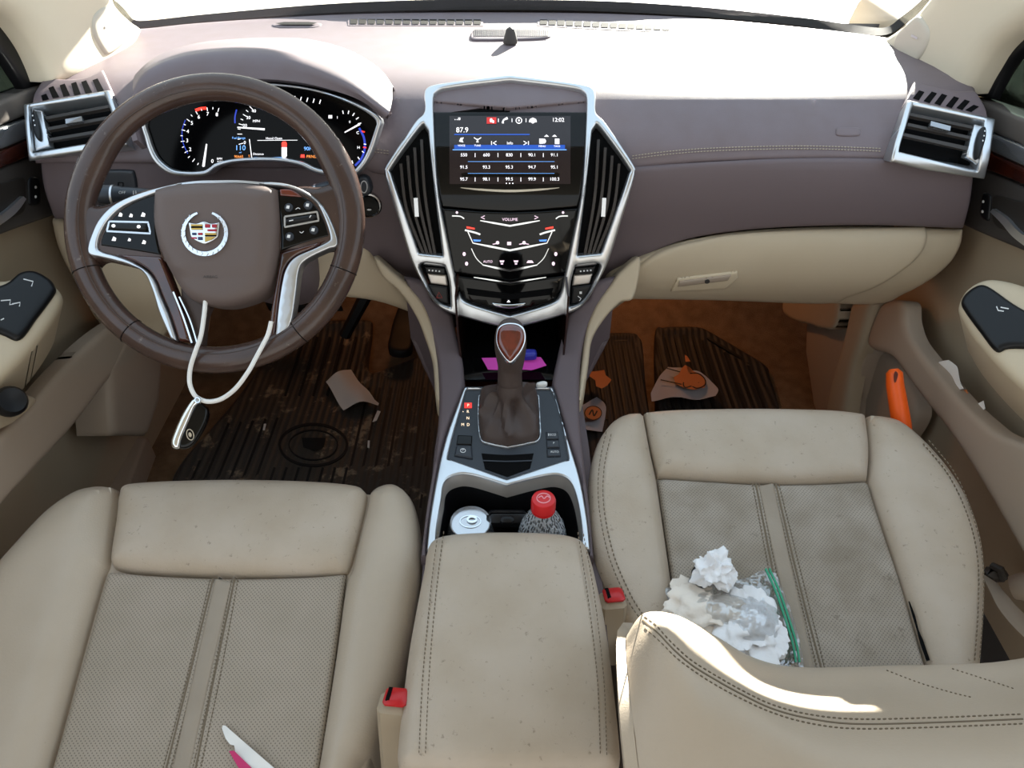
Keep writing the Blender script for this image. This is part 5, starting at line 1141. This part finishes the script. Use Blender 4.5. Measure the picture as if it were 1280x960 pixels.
# mud and crumbs are in the mat surface; ice scraper beside the seat
isc = thing('ice_scraper', 'orange plastic scraper handle standing between passenger seat and door', 'scraper', PT(1130, 560, 1.1))
ax = [PT(1118, 466, 1.10), PT(1119, 482, 1.10), PT(1122, 500, 1.10), PT(1127, 530, 1.10), PT(1132, 580, 1.11)]
mb = MB(); mb.add(*tube_geo([ax[0] + Vector((-.0005, .004, .004))] + ax, [.006, .0115, .0125, .0130, .0135, .0140], 14)); hd = mb.build('handle', MAT('orange_plastic', (238, 92, 20), .4), isc)
mb = MB(); P0 = PLN(ax[0] + (CAM - ax[0]).normalized() * .0128, (0, -.7, .65)); shapeadd(mb, CR([(1119, 464), (1122, 468), (1119, 478), (1117, 476), (1117, 468)], True), P0, .001); mb.build('hanging_slot', MAT('shaded_orange_hollow', (90, 34, 14), .7), isc)  # flat patch; the shade of the hole is put into its colour
# ============================================================ SEATS
ST = lambda path, fm, mb, **k: stitchadd(mb, path, fm, k.get('dash', 3.6), k.get('gap', 2.2), k.get('w', 1.2), lift=k.get('lift', .0006))
# ---- driver seat
PD_ = PLN((0, .67, .405), (0, -math.sin(math.radians(11)), math.cos(math.radians(11))))
ds = thing('car_seat', 'beige leather driver seat cushion with raised front roll and perforated centre, behind the steering wheel', 'seat', (-.37, .5, .10), 'front seats')
DN = (0, -.02, -.22)
sheet('cushion_base', M['leather'], [(-80, 740, 1), (-20, 720), (50, 650), (110, 612), (160, 606), (300, 602), (440, 606), (480, 610), (505, 620), (516, 660), (512, 740), (495, 820), (470, 900), (440, 1020, 1), (-80, 1020, 1)], PD_, ds, edge=10, puff=.01, thick=0, ext=DN, lift=-.026, step=22)
sheet('seat_insert', M['perf'], [(132, 711, 1), (200, 717), (290, 720), (380, 718), (431, 714, 1), (421, 790), (407, 890), (390, 1010, 1), (45, 1010, 1), (70, 930), (104, 810)], PD_, ds, edge=9, puff=.010, thick=.02, lift=-.012, step=13, label='perforated leather centre panel')
sheet('front_roll', M['leather_worn'], [(150, 604), (170, 599), (230, 596), (300, 595), (380, 597), (440, 602), (456, 611), (456, 625), (447, 665), (437, 702), (428, 714), (400, 716.5), (290, 718), (180, 713), (148, 709), (136, 702), (135, 688), (141, 650), (145, 618)], PD_, ds, edge=20, puff=.022, thick=.03, lift=-.016, step=10, dome=.008, domew=55, label='padded thigh roll at the front')
sheet('bolster_inner', M['leather'], [(460, 612), (474, 602), (492, 600), (510, 612), (521, 640), (526, 680), (525, 722), (517, 780), (502, 840), (480, 895), (462, 935), (448, 960), (430, 1020, 1), (384, 1020, 1), (399, 930), (416, 820), (429, 730), (437, 710), (447, 668), (457, 628)], PD_, ds, edge=34, puff=.034, thick=0, ext=(0, 0, -.16), lift=-.020, step=12, label='side bolster next to the console')
sheet('bolster_outer', M['leather'], [(143, 610), (132, 603), (112, 603), (88, 610), (55, 632), (20, 668), (-20, 716), (-60, 790), (-90, 880, 1), (-90, 1020, 1), (40, 1020, 1), (66, 930), (98, 815), (125, 722), (133, 700), (138, 660)], PD_, ds, edge=42, puff=.038, thick=0, ext=(0, 0, -.16), lift=-.020, step=14, label='side bolster next to the door')
mb = MB(); g = LIFT(PD_, -.0018)
for a, b in (((262, 724), (192, 1000)), ((270, 724), (202, 1000)), ((289, 724), (231, 1000)), ((297, 724), (241, 1000))): ST([a, ((a[0] + b[0]) / 2 + 2, (a[1] + b[1]) / 2), b], g, mb, dash=3.2, gap=1.6, w=1.3)
mb.each('stitching', M['seam'], ds)
mb = MB()
ribbonadd(mb, [(266, 722), (232, 860), (197, 1000)], 2.2, g, thick=.001, lift=.0002); ribbonadd(mb, [(293, 722), (264, 860), (236, 1000)], 2.2, g, thick=.001, lift=.0002)
mb.each('centre_seam', M['seam'], ds)
mb = MB(); sheetadd(mb, pxribbon([(279, 723), (248, 860), (217, 1000)], 25), LIFT(PD_, -.012), edge=4, puff=.0118, thick=.01, step=9, curve=False); mb.build('centre_strip', M['strip'], ds)
# ---- passenger seat
PP_ = PLN((0, .80, .425), (0, -math.sin(math.radians(9)), math.cos(math.radians(9))))
ps = thing('car_seat', 'soiled beige leather passenger seat with its backrest rising toward the camera', 'seat', (.37, .6, .10), 'front seats')
sheet('cushion_base', M['leather_worn'], [(744, 640), (745, 580), (762, 540), (790, 522), (900, 516), (1080, 520), (1130, 535), (1180, 585), (1215, 640), (1228, 710), (1224, 860, 1), (1180, 900, 1), (800, 900, 1), (770, 770), (750, 700)], PP_, ps, edge=10, puff=.01, thick=0, ext=(0, -.02, -.24), lift=-.026, step=22)
sheet('seat_insert', M['perf_worn'], [(823, 594, 1), (900, 599), (960, 602), (1030, 601), (1087, 598, 1), (1103, 650), (1130, 730), (1163, 840), (1180, 900, 1), (860, 900, 1), (846, 760), (832, 660)], PP_, ps, edge=9, puff=.010, thick=.02, lift=-.012, step=13, label='soiled perforated leather centre panel')
sheet('front_roll', M['leather_worn'], [(806, 513, 1), (850, 509.5), (950, 508), (1040, 510), (1083, 515, 1), (1087, 545), (1088, 570), (1086, 596, 1), (1030, 600), (960, 600.5), (880, 596), (823, 592, 1), (815, 560), (810, 535)], PP_, ps, edge=16, puff=.016, thick=.03, lift=-.010, step=10, dome=.004, domew=40, label='padded front panel')
sheet('bolster_inner', M['leather_worn'], [(806, 512, 1), (785, 513), (764, 524), (748, 547), (739, 578), (735, 612), (735, 650), (741, 690), (756, 735), (778, 775), (800, 810), (820, 880, 1), (866, 880, 1), (847, 760), (833, 665), (822, 594), (815, 560)], PP_, ps, edge=26, puff=.026, thick=0, ext=(0, 0, -.18), lift=-.016, step=11, label='side bolster next to the console')
sheet('bolster_outer', M['leather_worn'], [(1083, 514, 1), (1108, 516), (1130, 523), (1158, 546), (1188, 580), (1213, 620), (1229, 665), (1235, 710), (1234, 770), (1229, 840), (1222, 900, 1), (1186, 900, 1), (1160, 830), (1130, 730), (1104, 650), (1088, 600), (1088, 560)], PP_, ps, edge=36, puff=.030, thick=0, ext=(0, 0, -.18), lift=-.016, step=13, label='side bolster next to the door')
mb = MB(); g = LIFT(PP_, -.0018)
for a, b in (((941, 604), (990, 860)), ((949, 604), (1000, 860)), ((966, 604), (1028, 860)), ((974, 604), (1038, 860))): ST([a, ((a[0] + b[0]) / 2, (a[1] + b[1]) / 2), b], g, mb, dash=3.2, gap=1.6, w=1.3)
g2 = LIFT(PP_, .0105)
ST([(757, 545), (748, 590), (748, 640), (760, 700), (782, 752), (800, 780)], g2, mb); ST([(763, 548), (754, 592), (754, 640), (766, 698), (788, 750), (806, 778)], g2, mb)
ST([(1150, 560), (1182, 600), (1205, 650), (1217, 700), (1218, 760), (1213, 830)], g2, mb); ST([(1157, 556), (1189, 597), (1211, 648), (1223, 700), (1224, 760), (1219, 830)], g2, mb)
mb.each('stitching', M['seam'], ps)
mb = MB(); ribbonadd(mb, [(945, 603), (970, 730), (996, 860)], 2.2, g, thick=.001, lift=.0002); ribbonadd(mb, [(970, 603), (1000, 730), (1034, 860)], 2.2, g, thick=.001, lift=.0002); mb.each('centre_seam', M['seam'], ps)
mb = MB(); sheetadd(mb, pxribbon([(957.5, 603), (985, 730), (1015, 860)], 23), LIFT(PP_, -.012), edge=4, puff=.0118, thick=.01, step=9, curve=False); mb.build('centre_strip', M['strip'], ps)
# backrest: one padded skin from the bottom of the lumbar swell up towards the camera
def row(pts): return [PT(*p) for p in pts]
B0 = [(800, 800, .80), (830, 800, .80), (870, 815, .82), (910, 835, .84), (955, 860, .85), (1010, 865, .86), (1110, 865, .86), (1240, 862, .85), (1330, 850, .83)]
B1 = [(785, 792, .690), (806, 768, .690), (846, 770, .690), (893, 794, .700), (942, 822, .715), (1000, 834, .735), (1110, 832, .740), (1240, 828, .735), (1330, 812, .72)]
B2 = [(783, 815, .655), (816, 776, .650), (856, 790, .652), (900, 822, .655), (955, 853, .660), (1020, 862, .672), (1120, 860, .675), (1240, 856, .672), (1330, 842, .66)]
B3 = [(786, 850, .625), (826, 796, .622), (872, 824, .618), (918, 853, .610), (970, 879, .600), (1040, 893, .598), (1140, 893, .600), (1240, 889, .600), (1330, 880, .59)]
B4 = [(790, 890, .600), (838, 838, .598), (884, 858, .590), (930, 880, .575), (985, 901, .562), (1055, 913, .558), (1150, 914, .556), (1240, 911, .556), (1330, 904, .55)]
B5 = [(796, 940, .580), (850, 900, .575), (905, 912, .560), (955, 926, .545), (1010, 940, .530), (1075, 948, .524), (1160, 950, .520), (1240, 948, .520), (1330, 940, .515)]
B6 = [(804, 1010, .560), (868, 990, .55), (930, 1000, .53), (980, 1006, .515), (1040, 1010, .50), (1100, 1012, .495), (1180, 1012, .49), (1260, 1010, .49), (1350, 1000, .485)]
V, F = loft_geo([row(B0), row(B1), row(B2), row(B3), row(B4), row(B5), row(B6)], n=7, vn=6)
bk = mk('backrest', *thicken(V, F, .03), M['leather'], ps, auto=80, label='padded beige backrest with double-stitched edge')
V, F = loft_geo([row([(804, 1010, .56), (790, 890, .600), (785, 792, .690), (800, 800, .80)]), row([(800, 1010, .60), (788, 890, .66), (786, 800, .74), (800, 805, .82)]), row([(806, 1010, .66), (800, 900, .74), (800, 830, .80), (805, 815, .84)])], n=4, vn=3)
mk('backrest_side', *thicken(V, F, .01), M['leather'], ps)
class SurfMap:
    """lookup of the backrest skin along the view ray"""
    def __init__(s, o):
        from mathutils.bvhtree import BVHTree
        b = BASE[root_of(o).name]; s.t = BVHTree.FromPolygons([v.co + b for v in o.data.vertices], [tuple(p.vertices) for p in o.data.polygons])
    def __call__(s, px, py):
        h = s.t.ray_cast(CAM, rdir(px, py).normalized())
        return h[0] if h[0] is not None else PT(px, py, .6)
BM = SurfMap(bk)
mb = MB()
ST([(800, 767), (818, 780), (838, 802), (862, 824), (890, 842), (925, 862), (965, 881), (1010, 893), (1065, 899), (1150, 898), (1279, 893)], BM, mb, dash=4.5, gap=2.5, w=1.3)
ST([(806, 785), (826, 803), (845, 822), (866, 838), (892, 855), (925, 873), (965, 891), (1010, 904), (1065, 911), (1150, 910), (1279, 905)], BM, mb, dash=4.5, gap=2.5, w=1.3)
ST([(1108, 838), (1150, 854), (1190, 866), (1215, 872)], BM, mb, dash=3, gap=3, w=.8)
ST([(1190, 836), (1240, 852), (1270, 862)], BM, mb, dash=3, gap=3, w=.8)
mb.each('stitching', M['seam'], bk)
mb = MB(); ribbonadd(mb, [(803, 775), (822, 791), (842, 812), (864, 831), (891, 848), (925, 867), (965, 886), (1010, 898), (1065, 905), (1150, 904), (1279, 899)], 1.6, BM, thick=.0006, lift=.0004); mb.build('welt_seam', M['seam'], bk)

# ---- belt buckles
def buckle(label, x, y, z, rz):
    b = thing('belt_buckle', label, 'seat belt buckle', (x, y, z - .2), 'seat belt buckles')
    R = Matrix.Rotation(rz, 3, 'Z') @ Matrix.Rotation(math.radians(-14), 3, 'X')
    mb = MB(); mb.add(*box_geo((x, y, z - .05), .032, .028, .10, R, .005)); mb.build('housing', M['beige_door'], b)
    mb = MB(); c = Vector((x, y, z - .05)) + R @ Vector((.002, .001, .0525)); mb.add(*box_geo(c, .024, .022, .008, R, .003)); k = mb.build('release_button', M['red'], b, label='red release button')
    mb = MB(); mb.add(*box_geo(c + R @ Vector((-.007, 0, .0036)), .004, .016, .002, R)); mb.build('latch_slot', M['void'], k)
    mb = MB(); mb.add(*box_geo((x, y, z - .15), .024, .008, .12, R, .003)); mb.build('stalk', M['charcoal'], b)
p = PT(768, 757, .862); buckle('red-buttoned buckle between the armrest and the passenger seat', p.x, p.y, p.z, .1)
p = PT(489, 888, .742); buckle('red-buttoned buckle between the armrest and the driver seat', p.x, p.y, p.z, -.1)
# ---- belt and seat trim on the door side
sb_ = thing('seat_belt', 'grey-beige seat belt webbing and anchor between passenger seat and door', 'seat belt', PT(1260, 800, .98))
def webbing(pts, w_):
    P = CR3(pts, 6); V = []; F = []
    for i, q in enumerate(P):
        t = (P[min(i + 1, len(P) - 1)] - P[max(i - 1, 0)]).normalized(); s = t.cross(Vector((.3, -.4, 1))).normalized()
        V += [q + s * w_ / 2, q - s * w_ / 2]
    for i in range(len(P) - 1): F.append((2 * i, 2 * i + 1, 2 * i + 3, 2 * i + 2))
    return thicken(V, F, .0015)
mk('webbing', *webbing([PT(1236, 722, 1.0), PT(1248, 740, .97), PT(1262, 762, .95), (PT(1292, 792, .93)), PT(1330, 815, .91)], .030), M['pocket'], sb_)
mb = MB(); mb.add(*box_geo(PT(1244, 718, 1.02), .03, .02, .02, None, .006)); mb.add(*tube_geo([PT(1240, 708, 1.02), PT(1250, 712, 1.01), PT(1254, 724, 1.01)], .006, 8)); mb.build('anchor', M['charcoal'], sb_)
mb = MB(); mb.add(*lathe_geo(PT(1262, 735, 1.04), [(0, 0), (.016, .004), (.020, .02), (.014, .035), (0, .04)], 14, axis=(.6, -.3, .6))); mb.build('anchor_cover', M['pocket'], sb_)
sheet('seat_valance', M['beige_door'], [(1232, 735), (1240, 760), (1243, 800), (1240, 850, 1), (1222, 850, 1), (1226, 790)], LIFT(PP_, -.05), ps, edge=4, puff=.006, thick=0, ext=(0, 0, -.15), step=7)
mb = MB(); ribbonadd(mb, [(1136, 752, 1), (1142, 770, 3), (1147, 788, 2), (1152, 803, 4.5), (1160, 826, 4)], 3, LIFT(PP_, .001), thick=.001); mb.build('seam_dirt', M['void'], ps)
# ============================================================ LOOSE THINGS
from mathutils import noise as mnoise
def crumple(name, c, sx_, sy_, sz_, mat, label, cat, seed, group=None, amp=.35, sub=5, freq=1.6):
    import bmesh
    bm = bmesh.new(); bmesh.ops.create_icosphere(bm, subdivisions=sub, radius=1.0)
    for v in bm.verts:
        d = v.co.normalized(); n1 = abs(mnoise.noise(d * 1.7 + Vector((seed, 0, 0)))); n2 = abs(mnoise.noise(d * 3.3 + Vector((0, seed, 0)))); n3 = mnoise.noise(d * 1.1 + Vector((0, 0, seed)))
        r = 1.0 - .75 * n1 - .30 * n2 + .45 * n3
        v.co = Vector((d.x * sx_ * r, d.y * sy_ * r, max(-.35 * sz_, d.z * sz_ * r)))
    bm.verts.index_update(); V = [v.co + Vector(c) for v in bm.verts]; F = [tuple(v.index for v in f.verts) for f in bm.faces]; bm.free()
    o = mk(name, V, F, mat, None, auto=75); return tag(o, label, cat, group)
# tissues and the zip bag on the passenger seat
tw = MAT('white_tissue', (244, 244, 246), .9, spec=.1, bump=(90, .35, .004)); tcx = MAT('cream_tissue', (238, 228, 216), .9, spec=.1, bump=(90, .35, .004))
crumple('crumpled_tissue', LIFT(PP_, .034)(884, 728), .031, .028, .022, tw, 'bright white crumpled tissue lying on top of the plastic bag', 'tissue', 3.1, 'crumpled tissues on the passenger seat')
crumple('crumpled_tissue', LIFT(PP_, .016)(876, 768), .054, .042, .019, tcx, 'cream coloured crumpled tissue in the left part of the plastic bag', 'tissue', 8.7, 'crumpled tissues on the passenger seat')
crumple('crumpled_tissue', LIFT(PP_, .016)(934, 792), .044, .056, .019, tw, 'large white crumpled tissue beside the green zip of the bag', 'tissue', 14.2, 'crumpled tissues on the passenger seat')
film = bpy.data.materials.new('clear_film'); film.use_nodes = True; T = film.node_tree; T.nodes.clear(); N = T.nodes; L = T.links
o_ = N.new('ShaderNodeOutputMaterial'); a_ = N.new('ShaderNodeBsdfTransparent'); b_ = N.new('ShaderNodeBsdfGlossy'); d_ = N.new('ShaderNodeBsdfDiffuse'); x_ = N.new('ShaderNodeMixShader'); y_ = N.new('ShaderNodeMixShader')
nz = N.new('ShaderNodeTexNoise'); nz.inputs['Scale'].default_value = 60; bmp = N.new('ShaderNodeBump'); bmp.inputs['Strength'].default_value = 1; bmp.inputs['Distance'].default_value = .006; cc2 = N.new('ShaderNodeTexCoord')
L.new(cc2.outputs['Object'], nz.inputs['Vector']); L.new(nz.outputs[0], bmp.inputs['Height']); L.new(bmp.outputs[0], b_.inputs['Normal']); L.new(bmp.outputs[0], d_.inputs['Normal'])
b_.inputs['Roughness'].default_value = .12; d_.inputs['Color'].default_value = (.8, .85, .9, 1); y_.inputs[0].default_value = .3
a_.inputs[0].default_value = (.97, .975, .98, 1); x_.inputs[0].default_value = .2
L.new(b_.outputs[0], y_.inputs[1]); L.new(d_.outputs[0], y_.inputs[2]); L.new(a_.outputs[0], x_.inputs[1]); L.new(y_.outputs[0], x_.inputs[2]); L.new(x_.outputs[0], o_.inputs[0])
zb = thing('zip_bag', 'clear plastic zip bag with green closure on the passenger seat', 'plastic bag', PP_(900, 790))
def bagh(x, y, d):
    b = .030 * math.exp(-(((x - 880) / 38) ** 2 + ((y - 772) / 24) ** 2)) + .036 * math.exp(-(((x - 938) / 32) ** 2 + ((y - 792) / 32) ** 2))
    return (b + .004 * mnoise.noise(Vector((x * .09, y * .09, 0))) + .004 * abs(mnoise.noise(Vector((x * .05 + y * .12, y * .03, 4))))) * min(1, d / 8)
sheet('film', film, [(825, 737, 1), (845, 737), (862, 734), (905, 727), (930, 726), (950, 716.5), (968, 719, 1), (985, 760), (998, 805), (1003, 836, 1), (960, 838), (925, 830), (880, 806), (838, 776, 1), (834, 752)], LIFT(PP_, .002), zb, thick=.0004, lift=.004, step=4, hfun=bagh, auto=80)
mb = MB(); g = LIFT(PP_, .016)
for o in (0, 4.5): ribbonadd(mb, [(953 + o, 718), (965 + o, 745), (977 + o, 780), (986 + o, 810), (990 + o, 834)], 2.4, g, thick=.002)
mb.build('zip_strip', MAT('green_zip', (40, 150, 112), .35), zb, label='green zip strips')
# wrapper on the driver seat
g = LIFT(PD_, .002)
o = flat('paper_wrapper', M['white'], sharp([(279, 907), (283, 908), (300, 923), (360, 975), (335, 985), (316, 962), (294, 939.5), (293, 932), (288, 931), (283, 924), (278, 911)]), LIFT(PD_, .0), 'pointed white paper wrapper with a magenta edge on the driver seat', 'wrapper', warp=.003)
mb = MB(); shapeadd(mb, [(287.5, 940), (294, 939.5), (316, 961), (336, 986), (318, 986), (299, 960)], LIFT(PD_, .0035)); mb.build('magenta_edge', MAT('magenta_print', (198, 46, 104), .5), o, label='magenta printed strip')
# can
cz = PLN((0, 0, .388), (0, 0, 1)); cp_ = cz(588, 652)
cn = thing('drink_can', 'silver drink can in the left cup holder', 'can', (cp_.x, cp_.y, .27))
mb = MB(); mb.add(*lathe_geo((cp_.x, cp_.y, .285), [(.022, 0), (.031, .008), (.0325, .02), (.0325, .082), (.030, .092), (.0265, .100), (.0272, .1025), (.0262, .1035), (.0245, .099), (0, .099)], 36)); mb.build('can_body', MAT('can_metal', (200, 202, 206), .25, metal=.9), cn)
ZT = PLN((0, 0, .3845), (0, 0, 1)); mb = MB(); c = [(588 + 13 * math.cos(a), 652 + 7.5 * math.sin(a)) for a in [2 * math.pi * k / 20 for k in range(20)]]
ribbonadd(mb, c + [c[0]], 1.0, ZT, curve=False, thick=.0006, lift=.0006); c = [(590 + 5.5 * math.cos(a), 650 + 3.4 * math.sin(a)) for a in [2 * math.pi * k / 16 for k in range(16)]]; ribbonadd(mb, c + [c[0]], 2.4, ZT, curve=False, thick=.0012, lift=.0018); mb.build('pull_tab', M['silver_bright'], cn)
# bottle
bp_ = PLN((0, 0, .455), (0, 0, 1))(679.5, 622)
bt = thing('drink_bottle', 'clear plastic drink bottle with a red cap in the right cup holder', 'bottle', (bp_.x, bp_.y, .28))
mb = MB(); prof = [(.0, 0), (.030, .002), (.032, .012), (.032, .085), (.0315, .100), (.028, .118), (.021, .134), (.0145, .145), (.0135, .150), (.0135, .166), (0, .166)]
mb.add(*lathe_geo((bp_.x, bp_.y, .283), prof, 32))
pm_ = MAT('clear_plastic', (215, 220, 225), .06, alpha=.62, spec=1, bump=(240, 1, .006), perf=(330, (60, 62, 66), .3, 1)); mb.build('bottle_body', pm_, bt)
mb = MB(); R0 = .0152; prof = []
V = []; F = []; SG = 60
pr = [(1.0, 0), (1.0, .013), (.93, .0165), (.72, .0175)]
for r, h in pr:
    for k in range(SG): a = 2 * math.pi * k / SG; q = R0 * r * (1 + (.022 if k % 2 and r > .98 else 0)); V.append(Vector((bp_.x + q * math.cos(a), bp_.y + q * math.sin(a), .4365 + h)))
for i in range(3):
    for k in range(SG): F.append((i * SG + k, i * SG + (k + 1) % SG, (i + 1) * SG + (k + 1) % SG, (i + 1) * SG + k))
F.append(tuple(range(3 * SG, 4 * SG))); F.append(tuple(reversed(range(SG)))); mb.add(V, F); cpo = mb.build('cap', M['redcap'], bt, label='ribbed red cap')
mb = MB(); zt = PLN((0, 0, .4545), (0, 0, 1)); c = circ(679.5, 622.5, 8.5, 6, 20); ribbonadd(mb, c + [c[0]], 1.2, zt, curve=False, thick=.0003); ribbonadd(mb, [(673, 622), (677, 620), (680, 623), (684, 620), (687, 622)], 1.3, zt, thick=.0003); mb.build('cap_print', MAT('pink_cap_print', (232, 150, 158), .5), cpo)
mb = MB(); mb.add(*lathe_geo((bp_.x, bp_.y, .4325), [(.0138, 0), (.0152, .0005), (.0152, .0025), (.0138, .003)], 30)); mb.build('tamper_ring', M['redcap'], bt)
# things in the recess under the stack
o = flat('loose_card', MAT('magenta_card_glow', (176, 60, 150), .4, emit=((176, 60, 150), .12)), sharp([(602, 448), (676, 447), (683, 457), (664, 463), (610, 462)]), ZM(.452), 'magenta card lying in the dark recess under the centre stack', 'card', warp=.001)  # faint emission brightens the card inside the dark recess
o = sheet('blue_lighter', MAT('blue_plastic', (40, 44, 150), .3), [(652, 439), (668, 438), (671, 443), (667, 446), (652, 446)], ZM(.462), None, edge=3, puff=.005, thick=.006, step=4); tag(o, 'small blue plastic object at the back of the recess behind the shifter', 'lighter')
o = sheet('bottle_cap', M['white'], [(670, 483), (674, 481), (680, 480), (684, 482), (681, 485.5), (672, 486)], LIFT(CT, .006), None, edge=3, puff=.004, thick=.004, step=3); tag(o, 'small off-white plug lying beside the gear boot at the rear of the shifter plate', 'plug')
# rubbish in the passenger door pocket
DP = XM(.688)
o = flat('paper_napkin', M['white'], sharp([(1176, 460), (1182, 452), (1192, 450), (1200, 458), (1207, 472), (1213, 486), (1201, 488), (1198, 482), (1188, 478)]), DP, 'folded white napkin tucked into the passenger door pocket', 'napkin', warp=.006)
o = flat('torn_wrapper', tan, sharp([(1202, 488), (1212, 487), (1213, 497), (1218, 506), (1212, 503), (1204, 495)]), DP, 'crumpled tan wrapper just below the napkin in the door pocket', 'wrapper', warp=.003)
o = flat('paper_scrap', M['white'], sharp([(1217, 507), (1230, 501), (1233, 511), (1226, 515), (1224, 511)]), DP, 'small folded white scrap at the lower end of the door pocket', 'paper', warp=.002)
